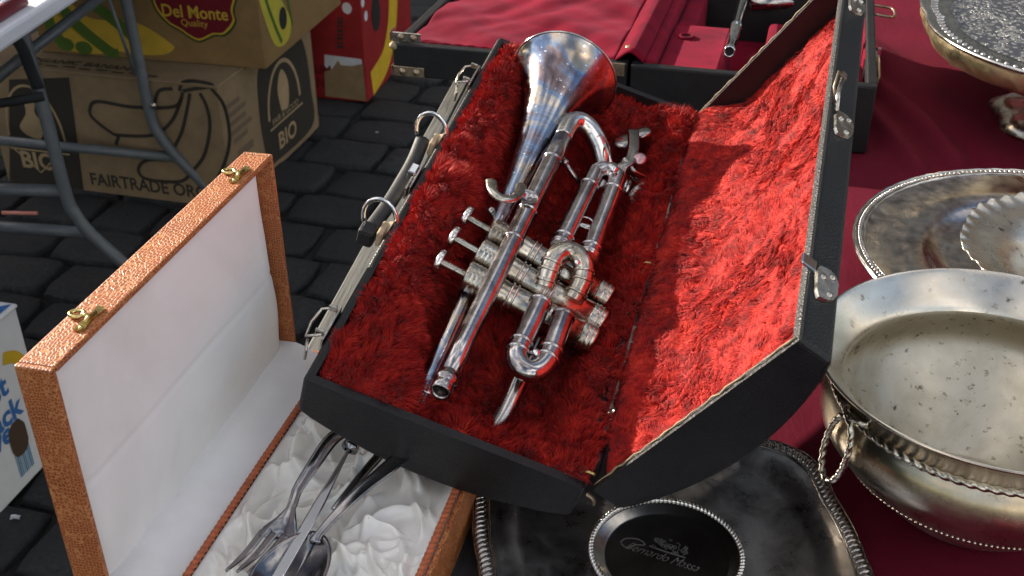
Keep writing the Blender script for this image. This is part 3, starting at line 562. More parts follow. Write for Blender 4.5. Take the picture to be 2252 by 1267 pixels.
# ================================================================== the fur-lined instrument case
CL, CW = .46, .1969
EX = Vector((.93237797, -.20765219, -.29589169)); EY = Vector((.26801249, .94637973, .18037383)); EZ = EX.cross(EY).normalized(); EX = EY.cross(EZ).normalized()
CB = Vector((-.137, .605, .769))                                  # front left corner of the rim
CB = plane_hit(665, 833, CB, EZ)
MC = frame(CB, EX, EY, EZ)
def cp(u, v, h):
    p = plane_hit(u, v, CB + EZ * h, EZ) - CB; return Vector((p.dot(EX), p.dot(EY), h))
case = empty('instrument_case', MC); tag(case, 'open black leatherette instrument case lined with red plush fur', 'instrument case')
def zb(x): return -.034 - .020 * math.sin(PI * min(max(x / CW, 0), 1)) ** .8
def shell_mesh(fmap, W, L, depth, t=.0065, n=18, open_back=False):
    """shallow tray, bowed underside; fmap(x, y, z) with z=0 the rim, negative = deeper"""
    m = MB(); N = n; xs = [W * i / N for i in range(N + 1)]; xi = [t + (W - 2 * t) * i / N for i in range(N + 1)]
    def strip(a, b, flip=False): 
        k = len(a); fs = [(i, i + 1, k + i + 1, k + i) for i in range(k - 1)]; m.add([fmap(*p) for p in a] + [fmap(*p) for p in b], [f[::-1] for f in fs] if flip else fs, True)
    strip([(x, 0, depth(x)) for x in xs], [(x, 0, 0) for x in xs]); strip([(x, L, depth(x)) for x in xs], [(x, L, 0) for x in xs], True)
    strip([(x, 0, depth(x)) for x in xs], [(x, L, depth(x)) for x in xs], True)
    strip([(0, 0, depth(0)), (0, L, depth(0))], [(0, 0, 0), (0, L, 0)], True); strip([(W, 0, depth(W)), (W, L, depth(W))], [(W, 0, 0), (W, L, 0)])
    # rim and inner walls
    o = [(0, 0), (W, 0), (W, L), (0, L)]; q = [(t, t), (W - t, t), (W - t, L - t), (t, L - t)]
    for i in range(4):
        j = (i + 1) % 4; strip([(*o[i], 0), (*o[j], 0)], [(*q[i], 0), (*q[j], 0)])
    strip([(x, t, depth(x) + t) for x in xi], [(x, t, 0) for x in xi], True); strip([(x, L - t, depth(x) + t) for x in xi], [(x, L - t, 0) for x in xi])
    strip([(t, t, depth(t) + t), (t, L - t, depth(t) + t)], [(t, t, 0), (t, L - t, 0)]); strip([(W - t, t, depth(t) + t), (W - t, L - t, depth(t) + t)], [(W - t, t, 0), (W - t, L - t, 0)], True)
    strip([(x, t, depth(x) + t) for x in xi], [(x, L - t, depth(x) + t) for x in xi]); return m
def weld_build(m, name, mat, parent, bevel):
    o = m.build(name, mat, parent); w = o.modifiers.new('w', 'WELD'); w.merge_threshold = .0002
    b = o.modifiers.new('b', 'BEVEL'); b.width = bevel; b.segments = 3; b.limit_method = 'ANGLE'; b.angle_limit = .7; return o
base = weld_build(shell_mesh(lambda x, y, z: Vector((x, y, z)), CW, CL, zb), 'base_shell', MT['leather'], case, .0040)
LA = math.radians(72); lx = Vector((math.cos(LA), 0, math.sin(LA))); lz = Vector((math.sin(LA), 0, -math.cos(LA))); LO = Vector((CW + .004, 0, -.001))
def lp(x, y, z): return LO + lx * x + Vector((0, 1, 0)) * y - lz * z       # z negative = toward the outside of the lid
def zl(x): return -.023 - .020 * math.sin(PI * min(max(x / CW, 0), 1)) ** .8
lid = weld_build(shell_mesh(lp, CW, CL, zl), 'lid', MT['leather'], case, .0034)
for yy in (.0035, CL - .0035):      # worn bare line along the lid's rim
    MB().tube([lp(.004 + .19 * i / 30, yy + .0007 * math.sin(i * 2.1), .0009 + .0005 * math.sin(i * 3.7)) for i in range(31)], [.0003 + .0006 * abs(math.sin(i * 1.7) * math.sin(i * .37)) for i in range(31)], 6).build('worn_edge', MT['tan_edge'], lid)
# ---------- fur
def fur_part(name, surf, nrm_fn, W, L, count, length, clump, lean, parent, seed, wid=.00036, nu=70, nv=150, mask=None, flow=None, pull=.7):
    g_ = np.random.default_rng(seed)
    U, Vv = np.meshgrid(np.linspace(0, 1, nu + 1), np.linspace(0, 1, nv + 1)); pu = (U * W).ravel(); pvv = (Vv * L).ravel(); B = surf(pu, pvv)
    I = (np.arange(nv)[:, None] * (nu + 1) + np.arange(nu)[None]).ravel(); Q = np.stack([I, I + 1, I + nu + 2, I + nu + 1], 1)
    x = g_.random(count) * W; y = g_.random(count) * L
    ncl = int(W * L / clump ** 2); cx = g_.random(ncl) * W; cy = g_.random(ncl) * L; ca = g_.random(ncl) * 2 * PI
    if flow is not None: ca = flow(cx, cy) + g_.normal(0, .7, ncl)
    near = np.empty(count, int)
    gx = int(W / clump) + 1; gy = int(L / clump) + 1       # nearest clump through a coarse grid
    order = np.argsort(x)
    for s in range(0, count, 4000):
        ii = order[s:s + 4000]; lo, hi = x[ii].min() - 2.5 * clump, x[ii].max() + 2.5 * clump; cand = np.where((cx > lo) & (cx < hi))[0]
        d = (x[ii][:, None] - cx[cand][None]) ** 2 + (y[ii][:, None] - cy[cand][None]) ** 2; near[ii] = cand[d.argmin(1)]
    dx, dy = cx[near] - x, cy[near] - y; ln = length * g_.uniform(.65, 1.15, count) * (.5 + .95 * vnoise(x * 60, y * 60 + 3))
    tx = dx * pull + np.cos(ca[near]) * lean * ln + g_.normal(0, .12, count) * ln; ty = dy * pull + np.sin(ca[near]) * lean * ln + g_.normal(0, .12, count) * ln
    e = 1e-4; R = surf(x, y); N = nrm_fn(x, y); Tx = (surf(x + e, y) - R) / e; Ty = (surf(x, y + e) - R) / e
    Tx /= np.linalg.norm(Tx, axis=1)[:, None]; Ty /= np.linalg.norm(Ty, axis=1)[:, None]
    tl = np.hypot(tx, ty); k = np.minimum(1, ln * .93 / np.maximum(tl, 1e-6)); tx *= k; ty *= k; up = np.sqrt(np.maximum(ln ** 2 - tx ** 2 - ty ** 2, (ln * .18) ** 2))
    tip = R + Tx * tx[:, None] + Ty * ty[:, None] + N * up[:, None]; mid_ = R + (Tx * tx[:, None] + Ty * ty[:, None]) * .38 + N * (up * .66)[:, None]
    a = g_.random(count) * PI; sd = (Tx * np.cos(a)[:, None] + Ty * np.sin(a)[:, None]) * (wid * g_.uniform(.7, 1.3, count))[:, None]
    if mask is not None: tip, mid_ = mask(tip), mask(mid_)
    S = np.stack([R - sd, R + sd, mid_ - sd * .85, mid_ + sd * .85, tip], 1).reshape(-1, 3); b0 = len(B) + np.arange(count) * 5
    quads = np.concatenate([Q, np.stack([b0, b0 + 1, b0 + 3, b0 + 2], 1)]); tris = np.stack([b0 + 2, b0 + 3, b0 + 4], 1)
    me = np_mesh(name, np.concatenate([B, S]), quads, tris); me.materials.append(MT['fur']); o = link(bpy.data.objects.new(name, me), parent); o['kind'] = 'stuff'; return o
def base_h(x, y):
    fl = -.043 + .004 * vnoise(x * 40, y * 40) + .012 * np.abs((x - CW / 2) / (CW / 2)) ** 2
    xl = np.interp(y, [0, .037, .12, .39, .46], [.085, .0735, .0615, .050, .046]) + .004 * np.sin(y * 42)
    left = 1 - sstep(-.020, .004, x - xl); right = sstep(.162, .184, x + .003 * np.sin(y * 26))
    front = 1 - sstep(.006, .085, y + .012 * np.sin(x * 40 + 2.2) + .03 * np.exp(-((x - .082) / .02) ** 2)); back = sstep(.41, .45, y)
    pad = np.maximum.reduce([left * 1.10, right * 1.06, front * .98, back * .9])
    mid_ = .40 * np.exp(-(((x - .122) / .018) ** 2 + ((y - .265) / .05) ** 2)) + .30 * np.exp(-(((x - .135) / .03) ** 2 + ((y - .42) / .03) ** 2))
    pad = np.maximum(pad, mid_); h = fl + (-.003 - fl) * pad
    h = h - .013 * np.exp(-(((x - .048) / .020) ** 2 + ((y - .155) / .045) ** 2))
    edge = np.minimum.reduce([x - .0, y, CL - y]); h = h + .002 * sstep(CW - .014, CW - .004, x) - .008 * (1 - sstep(.006, .014, edge)); return np.maximum(h, -.0455 + .012 * np.abs((x - CW / 2) / (CW / 2)) ** 2) + .004 * (vnoise(x * 85, y * 85) - .5) + .011 * (vnoise(x * 50 + 7, y * 46) - .55) * sstep(.004, .02, edge)
def surf_b(x, y): X_ = .0075 + (x / CW) * (CW - .0065); Y_ = .0075 + (y / CL) * (CL - .015); return np.stack([X_, Y_, base_h(X_, Y_)], 1)
def num_n(s):
    def f(x, y):
        e = 6e-4; a = s(x + e, y) - s(x - e, y); b = s(x, y + e) - s(x, y - e); n = np.cross(a, b); return n / np.linalg.norm(n, axis=1)[:, None]
    return f
def keep_b(p):
    lo = p[:, 2] < .003; p[:, 0] = np.where(lo, np.clip(p[:, 0], .0068, 1), np.maximum(p[:, 0], .001)); p[:, 1] = np.where(lo, np.clip(p[:, 1], .0068, CL - .0068), np.clip(p[:, 1], .002, CL - .002)); return p
fur_part('fur_lining', surf_b, num_n(surf_b), CW, CL, 185000, .0096, .0056, .42, case, 3, wid=.00025, mask=keep_b, pull=.55, flow=lambda x, y: -PI / 2 + 1.2 * np.sin(x * 45) + 1.1 * np.sin(y * 26 + 1))
def lid_h(x, y):
    shell = -.0085 - .018 * np.sin(PI * np.clip(x / CW, 0, 1)) ** .8; d = .0005 + (shell - .0005) * sstep(.002, .045, x) + .002 * np.exp(-((x - .016) / .008) ** 2); wav = .0040 * np.sin((x * .75 + y * .65) * 55 + 2 * vnoise(x * 20, y * 20)) * sstep(.02, .06, x) + .004 * (vnoise(x * 60, y * 45) - .5); d = d + wav; kf = 1 - sstep(.004, .060, y); d = d * (1 - kf) + np.minimum(d, -.0065) * kf * .5 + kf * .5 * -.0065
    return d
lxa = np.array(lx); lza = np.array(lz); loa = np.array(LO)
def surf_l(x, y):
    X_ = -.001 + (x / CW) * (CW - .0052); Y_ = .007 + (y / CL) * (CL - .014); z = lid_h(X_, Y_)
    return loa[None] + lxa[None] * X_[:, None] + np.stack([0 * Y_, Y_, 0 * Y_], 1) - lza[None] * z[:, None]
def nrm_l(x, y): n = num_n(surf_l)(x, y); s = np.sign((n * (-lza)[None]).sum(1)); return n * s[:, None]
fl_ = fur_part('fur_lining', surf_l, nrm_l, CW, CL, 175000, .0054, .0056, 1.25, lid, 8, wid=.00024, pull=.35, flow=lambda x, y: 6.5 * vnoise(x * 32 + y * 10, y * 34 - x * 8))
# ---------- fittings on the case
def yof(u, v): return cp(u, v, 0).y
def latch_base(y, L=.034):
    m = MB(); m.box2((-.0022, y - L / 2, -.026), (-.0004, y + L / 2, .0012)); m.box2((-.0085, y - L / 2 + .004, -.001), (-.0022, y - L / 2 + .006, .004)); m.box2((-.0085, y + L / 2 - .006, -.001), (-.0022, y + L / 2 - .004, .004))
    p = m.build('latch', MT['steel'], case, bevel=.0006)
    MB().tube([(-.003, y - L / 2 + .003, .002), (-.013, y - L / 2 + .001, -.003), (-.015, y - .002, -.004), (-.013, y + L / 2 - .006, -.002), (-.003, y + L / 2 - .004, .003)], .0011, 8).build('latch_loop', MT['steel'], p)
    MB().box((-.010, y - L / 2 - .004, -.010), (.002, .012, .010), (.9, .3, .3), (-.3, .9, 0), (0, 0, 1)).build('latch_tongue', MT['steel'], p, bevel=.0006)
latch_base(yof(1040, 165)); latch_base(yof(725, 710))
yl = yof(910, 385); lk = MB().box2((-.0024, yl - .016, -.022), (-.0004, yl + .016, .0010)); lk = lk.build('lock_plate', MT['steel'], case, bevel=.0006)
MB().box2((-.009, yl - .001, -.006), (-.0024, yl + .011, .003)).build('lock_button', MT['chrome'], lk, bevel=.001); MB().box2((-.0045, yl - .020, -.010), (-.0024, yl - .004, .002)).build('lock_button', MT['steel'], lk, bevel=.0006)
hy = [yof(965, 292), yof(855, 485)]
hd = MB(); hp = spline([(-.0145, hy[0] - .004, -.010), (-.0125, hy[0] - .03, -.014), (-.0125, (hy[0] + hy[1]) / 2, -.016), (-.0125, hy[1] + .03, -.014), (-.0145, hy[1] - .004, -.012)], 6)
hd.tube(hp, .0062, 10, flatx=.75, up=(1, 0, 0)); hd = hd.build('handle', MT['leather_worn'], case)
for i, y in enumerate(hy):
    MB().tube(arc((-.0095, y, -.002), (-1, 0, .25), (0, .35, 1), .0135, -.6, 3.6, 18, .0145), .0015, 8, flatx=1.6).build('handle_ring', MT['chrome'], hd)
    m = MB(); m.lathe([(.0001, .004), (.006, .0032), (.008, 0)], (-.0005, y - .004, -.006), (-1, 0, .25), 16); m.box((-.0035, y - .010, -.006), (.005, .016, .014)); m.build('handle_mount', simple('tan_leather_tab', (.50, .38, .24), .5, var=.4, vs=120), hd, bevel=.0015)
MB().box((-.014, hy[1] - .012, -.010), (.013, .014, .016)).build('handle_end', MT['leather'], hd, bevel=.003)
def lid_latch(y, openarm):
    def q(a, b, c): return lp(CW + c, y + a, -b)           # a along the case, b across the wall, c proud of it
    o_ = [(-.017, .007), (-.015, .013), (-.011, .018), (-.004, .0205), (.006, .0205), (.011, .018), (.013, .013), (.011, .006), (.004, .004), (-.012, .005)]
    m = MB(); n = len(o_); m.add([q(a, b, .0003) for a, b in o_] + [q(a * .94, b * .94 + .0009, .0022) for a, b in o_], [tuple(range(n))[::-1], tuple(range(n, 2 * n))] + [(i, (i + 1) % n, n + (i + 1) % n, n + i) for i in range(n)], True)
    p = m.build('lid_latch', MT['steel'], lid)
    for (a, b) in ((-.009, .0145), (.007, .0155), (.002, .009)): MB().lathe([(.0023, 0), (.0020, .0010), (.0001, .0015)], q(a, b, .0022), lx, 12).build('rivet', MT['steel'], p)
    if openarm:
        MB().tube([q(.008, .004, .003), q(.022, .001, .006), q(.040, .002, .008)], .0016, 8).build('latch_arm', MT['steel'], p)
        MB().tube([q(.012, .001, .004), q(.018, -.006, .010), q(.034, -.006, .013), q(.038, .002, .009)], .0008, 6).build('latch_wire', MT['bronze'], p)
        MB().box(q(.042, .002, .009), (.0016, .008, .004), tuple(lx), (0, 1, 0), tuple(lz)).build('latch_tip', MT['chrome'], p)
    else:
        MB().box(q(.004, -.003, .003), (.002, .009, .010), tuple(lx), (0, 1, 0), tuple(lz)).build('latch_tip', MT['chrome'], p, bevel=.0006)
def y_lid(u, v):     # where along the lid's free edge a photo point lies
    n = MC.to_3x3() @ lx; P = MC @ lp(CW, 0, 0); return (plane_hit(u, v, P, n) - CB).dot(EY)
lid_latch(y_lid(1825, 255), True); lid_latch(y_lid(1785, 605), False); lid_latch(y_lid(1848, -15), False)
for y in (.012, .23, .44): MB().tube(arc((CW + .0012, y, -.006), (0, 0, 1), (-1, 0, 0), .009, -.4, 2.0, 8), .0012, 8).build('hinge', MT['brass'], case)
MB().tube(arc((CW + .002, -.0012, -.010), (.3, 0, 1), (1, 0, -.3), .007, -.3, 1.2, 10), .0010, 8, flatx=1.8).build('hinge', MT['bronze'], case)
# a low crate props the case's far end (only its shaded top is in reach of the eye)
pb = MC @ Vector((.085, .40, -.056)); crate = empty('prop_block', Matrix.Translation((pb.x, pb.y, ZT))); tag(crate, 'dark wooden block hidden beneath the far end of the fur-lined case', 'block')
MB().box((0, 0, (pb.z - ZT) / 2 - .004), (.075, .06, pb.z - ZT - .012)).build('block_body', MT['wood'], crate, bevel=.002)
# ================================================================== the instrument
cp0 = cp
def cp(u, v, h): return cp0(u, v, h - .018)
cor = empty('cornet', MC); tag(cor, 'silver plated cornet with tarnished bell lying in the red fur case', 'cornet')
b0, b1 = cp0(918, 893, -.020), cp0(1240, 172, .004); bd = (b1 - b0).normalized(); BL = (b1 - b0).length
prof = [(0, .0062), (.10, .0063), (.30, .0066), (.46, .0073), (.56, .0086), (.64, .0104), (.70, .0124), (.76, .0152), (.82, .0190), (.87, .0235), (.91, .0285), (.945, .0340), (.97, .0390), (.987, .0440), (.997, .0478), (1.0, .0485)]
pin = [(r_, t_ * BL) for t_, r_ in prof]; fine = spline([(r_, z_, 0) for r_, z_ in pin], 5); pr_ = [(p.x, p.y) for p in fine]
MB().lathe(pr_ + [(p.x - .0006, p.y - .0002) for p in fine[::-1]], b0, bd, 72).build('bell', MT['bell'], cor)
MB().tube([b1 + a for a in arc((0, 0, 0), (bd.cross(Vector((0, 0, 1)))).normalized(), bd.cross(bd.cross(Vector((0, 0, 1)))).normalized(), .0487, 0, 2 * PI * 71 / 72, 71)], .0011, 8, closed=True).build('bell_rim', MT['silver_clean'], cor)
l0, l1 = cp(968, 862, .030), cp(1240, 298, .030); ld = (l1 - l0).normalized(); LL = (l1 - l0).length
MB().tube([l0 + ld * (.016 + (LL - .014) * i / 10) for i in range(11)], [.0062 + .0013 * min(1, i / 4) for i in range(11)], 20).build('leadpipe', MT['silver_clean'], cor)
MB().lathe([(.0053, .018), (.0055, .001), (.0065, -.0006), (.0073, .0004), (.0077, .006), (.0069, .008), (.0082, .0095), (.0082, .0125), (.0069, .0145), (.0063, .018)], l0, ld, 28).build('mouthpiece_receiver', MT['silver_clean'], cor)
MB().disc(l0 + ld * .012, ld, .0054).build('bore', MT['dark_hole'], cor)
rings('ferrule', MT['silver_clean'], cor, [(l0 + ld * (cp(u, v, .030) - l0).dot(ld), ld) for u, v in ((1212, 352), (1160, 466), (1128, 528))], .0075)
ck = spline([l1 - ld * .004, cp(1252, 274, .030), cp(1272, 268, .0285), cp(1293, 282, .025), cp(1312, 312, .018), cp(1323, 348, .009), cp(1326, 385, -.002), cp(1322, 420, -.010)], 8)
MB().tube(ck, [.0076 + .0018 * min(1, i / 20) for i in range(len(ck))], 20).build('crook', MT['silver'], cor)
hU = .0235; ul = [cp(1230, 545, hU), cp(1302, 396, hU)]; ur = [cp(1292, 568, hU), cp(1353, 405, hU)]
MB().tube(spline([ul[0], ul[1], cp(1312, 380, hU), cp(1331, 375, hU + .0008), cp(1349, 387, hU), ur[1], ur[0]], 10), .0079, 20).build('tuning_slide', MT['silver_clean'], cor)
for p, q_ in ((ul[0], ul[1]), (ur[0], ur[1])):
    d_ = (q_ - p).normalized(); L_ = (q_ - p).length
    rings('ferrule', MT['silver_clean'], cor, [(p + d_ * s_, d_) for s_ in (.004, .012, L_ - .01)], .0080)
mb_ = (cp(1262, 492, hU), cp(1318, 505, hU)); m = MB(); m.tube([mb_[0], mb_[1]], .0022, 10); m.tube(arc(cp(1289, 490, hU + .003), (1, 0, 0), (0, 1, 0), .0065, .2, 5.5, 14), .0009, 6); m.build('slide_brace', MT['silver'], cor)
MB().tube([cp(1236, 345, .026), cp(1252, 372, .020), cp(1282, 412, .014)], .0019, 10).build('brace', MT['silver_dark'], cor)
MB().lathe([(.0001, -.002), (.0033, -.002), (.0033, .002), (.0001, .002)], cp(1243, 358, .023), (.3, -.6, -.3), 14).build('brace_collar', MT['silver_clean'], cor)
MB().tube([cp(1128, 528, .028), cp(1105, 500, .004)], .0024, 8).build('brace', MT['silver_dark'], cor)
# valves
for i, (a, b) in enumerate((((1078, 508), (1342, 660)), ((1050, 554), (1328, 713)), ((1022, 604), (1308, 752)))):
    p0_, p1_ = cp(*a, .019), cp(*b, .008); d_ = (p1_ - p0_).normalized(); L_ = (p1_ - p0_).length
    v_ = MB().lathe([(.0001, .002), (.0103, .002), (.0110, .0215), (.0110, .031), (.0106, .032), (.0106, L_ * .52), (.0110, L_ * .52 + .001), (.0110, L_ - .012), (.0001, L_ - .011)], p0_, d_, 28).build('valve', MT['silver_brass'], cor)
    pf_ = [(.0095, 0), (.0113, .001)]
    for k in range(5): pf_ += [(.0117, .002 + k * .0034), (.0113, .0032 + k * .0034), (.0117, .0046 + k * .0034)]
    MB().lathe([(.0001, -.0005)] + pf_ + [(.0106, .021)], p0_, d_, 28).build('valve_cap', MT['silver_brass'], v_)
    rings('valve_ring', MT['silver'], v_, [(p0_ + d_ * s_, d_) for s_ in (.036, .040, L_ * .52, L_ * .52 + .0035, L_ * .52 + .007)], .0110, .0009, .0010, 28)
    pf_ = [(.0105, L_ - .013)]
    for k in range(3): pf_ += [(.0118, L_ - .012 + k * .0036), (.0110, L_ - .0104 + k * .0036), (.0118, L_ - .009 + k * .0036)]
    MB().lathe(pf_ + [(.0085, L_), (.0040, L_ + .0015), (.0001, L_ + .001)], p0_, d_, 28).build('bottom_cap', MT['silver_brass'], v_)
    MB().lathe([(.0029, -.019), (.0029, .001)], p0_, d_, 14).build('valve_stem', MT['silver_brass'], v_)
    MB().lathe([(.0001, -.0238), (.0082, -.0238), (.0095, -.0230), (.0095, -.0196), (.0088, -.019), (.0001, -.0188)], p0_, d_, 24).build('finger_button', MT['silver'], v_)
# second valve bow and third valve slide
sb = spline([cp(1196, 632, .021), cp(1206, 600, .028), cp(1220, 568, .034), cp(1242, 553, .036), cp(1268, 560, .036), cp(1283, 585, .034), cp(1278, 622, .028), cp(1258, 662, .020)], 8)
MB().tube(sb, .0079, 18).build('valve_slide', MT['silver_brass'], cor)
L_ = len(sb); rings('ferrule', MT['silver_brass'], cor, [(sb[i], (sb[i + 1] - sb[i - 1]).normalized()) for i in (4, 9, 13, L_ - 14, L_ - 10, L_ - 5)], .0080)
MB().lathe([(.0001, .004), (.0020, .0036), (.0026, .002), (.0016, 0), (.0012, -.006)], cp(1268, 580, .037), (0, -.3, 1), 14).build('pull_knob', MT['chrome'], cor)
h3 = .030; ts = spline([cp(1190, 664, h3), cp(1166, 716, h3), cp(1142, 766, h3), cp(1137, 788, h3), cp(1147, 808, h3), cp(1168, 817, h3), cp(1190, 808, h3), cp(1208, 782, h3), cp(1224, 738, h3), cp(1240, 694, h3)], 8)
MB().tube(ts, .0079, 20).build('valve_slide', MT['silver_clean'], cor)
L_ = len(ts); rings('ferrule', MT['silver_clean'], cor, [(ts[i], (ts[i + 1] - ts[i - 1]).normalized()) for i in (1, 14, 18, L_ - 19, L_ - 15, L_ - 2)], .0080)
MB().lathe([(.0001, .004), (.0022, .0036), (.0028, .002), (.0016, 0), (.0012, -.006)], cp(1178, 778, h3 + .004), (0, -.3, 1), 14).build('pull_knob', MT['chrome'], cor)
MB().tube([cp(1150, 772, h3), cp(1206, 786, h3)], .002, 8).build('slide_brace', MT['silver'], cor)
for (a, b) in (((1190, 664, .03), (1180, 690, .012)), ((1240, 694, .03), (1228, 716, .012))): MB().tube([cp(*a), cp(*b)], .0062, 14).build('slide_tube', MT['silver_brass'], cor)
MB().tube(spline([cp(1182, 752, .010), cp(1160, 802, .008), cp(1138, 850, .004), cp(1115, 900, -.004), cp(1083, 948, -.016)], 6), .0062, 16).build('bell_bow', MT['silver_dark'], cor)
MB().tube(spline([b0 + bd * .004, b0, cp0(908, 908, -.026), cp0(900, 925, -.036)], 5), .0064, 16).build('bell_bow', MT['silver'], cor)
MB().lathe([(.0064, -.003), (.0074, -.002), (.0074, .002), (.0064, .003)], b0 + bd * .012, bd, 22).build('ferrule', MT['silver_clean'], cor)
MB().tube(spline([cp(1080, 398, .041), cp(1083, 418, .043), cp(1098, 434, .044), cp(1122, 437, .043), cp(1140, 427, .040), cp(1147, 408, .038)], 6), .0024, 8, flatx=1.9).build('finger_hook', MT['silver_brass'], cor)
MB().lathe([(.0085, -.004), (.0042, -.0035), (.0042, -.001), (.0001, 0)], cp(1158, 440, .036), (0, 0, -1), 14).build('hook_foot', MT['silver_clean'], cor)
MB().lathe([(.0001, .006), (.003, .005), (.0035, 0), (.002, -.002)], cp(1080, 470, .012), (-.3, .2, 1), 12).build('lyre_screw', MT['silver_dark'], cor)
wk = MB(); wk.tube([cp(1326, 300, .020), cp(1340, 340, .026), cp(1345, 366, .030)], .0014, 8); wk.lathe([(.0001, .003), (.004, .0025), (.0045, 0), (.0001, -.001)], cp(1347, 368, .032), (0, 0, 1), 14); wk.build('water_key', MT['silver'], cor)
# music lyre clamp tucked beside it
ly = empty('lyre_clamp', MC); tag(ly, 'small silver music clamp with spring screws tucked into the fur beside the cornet', 'clamp')
ax1 = (cp(1372, 318, .02) - cp(1380, 368, .0)).normalized()
MB().lathe([(.0001, .014), (.0065, .0138), (.0108, .0125), (.0115, .010), (.0105, .007), (.0090, .005), (.0075, -.006), (.0045, -.010), (.0001, -.0102)], cp(1376, 335, .006), ax1, 26).build('cup', MT['silver_dark'], ly)
MB().lathe([(.0001, .014), (.0060, .0138), (.0090, .0125), (.0096, .010), (.0086, .006), (.0070, -.006), (.004, -.011)], cp(1414, 316, .002), ax1, 24).build('cup', MT['silver_dark'], ly)
A_, B_, C_, D_ = cp(1396, 290, .022), cp(1398, 330, .026), cp(1382, 372, .024), cp(1370, 400, .020)
m = MB(); m.tube(spline([cp(1392, 286, .022), cp(1394, 320, .026), cp(1386, 352, .027), cp(1368, 368, .026), cp(1358, 402, .020)], 6), .0052, 8, flatx=.22, up=(1, .3, .2)); m.build('clamp_plate', MT['silver_dark'], ly)
MB().tube(spline([cp(1368, 352, .026), cp(1392, 380, .022), cp(1418, 398, .016), cp(1404, 415, .010), cp(1392, 432, .006), cp(1397, 446, .004)], 6), .0040, 8, flatx=.25, up=(0, .3, 1)).build('spring_arm', MT['silver_dark'], ly)
MB().lathe([(.0001, .0022), (.005, .0018), (.0062, 0), (.0055, -.0014), (.0001, -.0016)], cp(1407, 350, .028), (-.2, -.5, 1), 20).build('thumb_disc', simple('rosy_metal', (.55, .34, .36), .35, 1.0), ly)
for (a, b) in (((1366, 355, .022), (1386, 372, .018)), ((1394, 384, .016), (1416, 400, .012))):
    p_, q_ = cp(*a), cp(*b); d_ = (q_ - p_).normalized(); Lh = (q_ - p_).length; X_ = d_.orthogonal().normalized(); Y_ = d_.cross(X_)
    MB().tube([p_ + d_ * (Lh * i / 60) + X_ * (.0032 * math.cos(i * .68)) + Y_ * (.0032 * math.sin(i * .68)) for i in range(61)], .0007, 6).build('spring', MT['silver_dark'], ly)
MB().tube([cp(1382, 400, .006), cp(1376, 428, 0)], .0045, 14).build('clamp_tube', MT['silver'], ly)
MB().lathe([(.0001, .003), (.0032, .0026), (.004, 0), (.002, -.003)], cp(1350, 372, .033), (0, -.4, 1), 14).build('clamp_screw', MT['chrome'], ly)
# ================================================================== second instrument case, opened flat, crimson velvet
R2 = .73; q0 = Zp(862, 95, R2); q2 = Zp(1930, 190, R2); E2 = (q2 - q0).normalized(); G2 = Vector((-E2.y, E2.x, 0)); M2 = frame(q0, E2, G2, Zv); W2 = (q2 - q0).length
def c2(u, v, h): p = Zp(u, v, R2 + h) - q0; return Vector((p.dot(E2), p.dot(G2), h))
k2 = empty('instrument_case', M2); tag(k2, 'old black instrument case with crimson velvet lining lying opened flat behind', 'instrument case')
hx = c2(1380, 148, 0).x; D2 = .36
def tray2(x0, x1, z0, t, name):
    m = MB(); y1 = D2
    m.box2((x0, 0, z0), (x1, t, 0)); m.box2((x0, y1 - t, z0), (x1, y1, 0)); m.box2((x0, t + .0003, z0), (x0 + t, y1 - t - .0003, 0)); m.box2((x1 - t, t + .0003, z0), (x1, y1 - t - .0003, 0)); m.box2((x0 + t + .0003, t + .0003, z0), (x1 - t - .0003, y1 - t - .0003, z0 + .006))
    return m.build(name, MT['leather'], k2, bevel=.002)
lid2 = tray2(0, hx - .002, -.042, .013, 'lid'); bas2 = tray2(hx + .002, W2, R2 * 0 - (R2 - ZT - .006), .011, 'base_shell')
def pad(x0, x1, y0, y1, z, puff, name, parent, nx=40, ny=40, edge=.004, wr=0.0):
    def f(a, b):
        e = min(a, 1 - a, b, 1 - b); ex = min(1, min(a, 1 - a) * (x1 - x0) / edge); ey_ = min(1, min(b, 1 - b) * (y1 - y0) / edge); k = math.sqrt(max(0, 1 - (1 - ex) ** 2)) * math.sqrt(max(0, 1 - (1 - ey_) ** 2))
        X_ = x0 + (x1 - x0) * a; Y_ = y0 + (y1 - y0) * b
        w = wr * float(vnoise(X_ * 16 + Y_ * 22, Y_ * 6 - X_ * 3) + .5 * vnoise(X_ * 34 - Y_ * 20, Y_ * 18)); return (X_, Y_, z - .012 * (1 - k) + k * (puff * math.sin(PI * a) * math.sin(PI * b) + w))
    return MB().grid(f, nx, ny).build(name, MT['velvet'], parent)
pad(.012, hx - .016, .012, D2 - .012, -.009, .003, 'velvet_lining', lid2, 110, 100, .006, .010)
MB().tube([(.012 + (hx - .03) * i / 60, .0135, -.001 + .0006 * math.sin(i * 1.7)) for i in range(61)], .0025, 8).build('velvet_piping', MT['velvet'], lid2)
# flap between the halves
m = MB(); m.grid(lambda a, b: (hx - .018 + .034 * a, .008 + (D2 - .016) * b, .004 + .005 * math.sin(PI * a) - .003 * math.cos(6 * a)), 10, 20); m.build('velvet_flap', MT['velvet'], bas2, solid=.002)
MB().lathe([(.0001, .002), (.004, .0012), (.0045, 0)], c2(1383, 103, .010), (0, 0, 1), 12).build('upholstery_nail', MT['brass'], bas2)
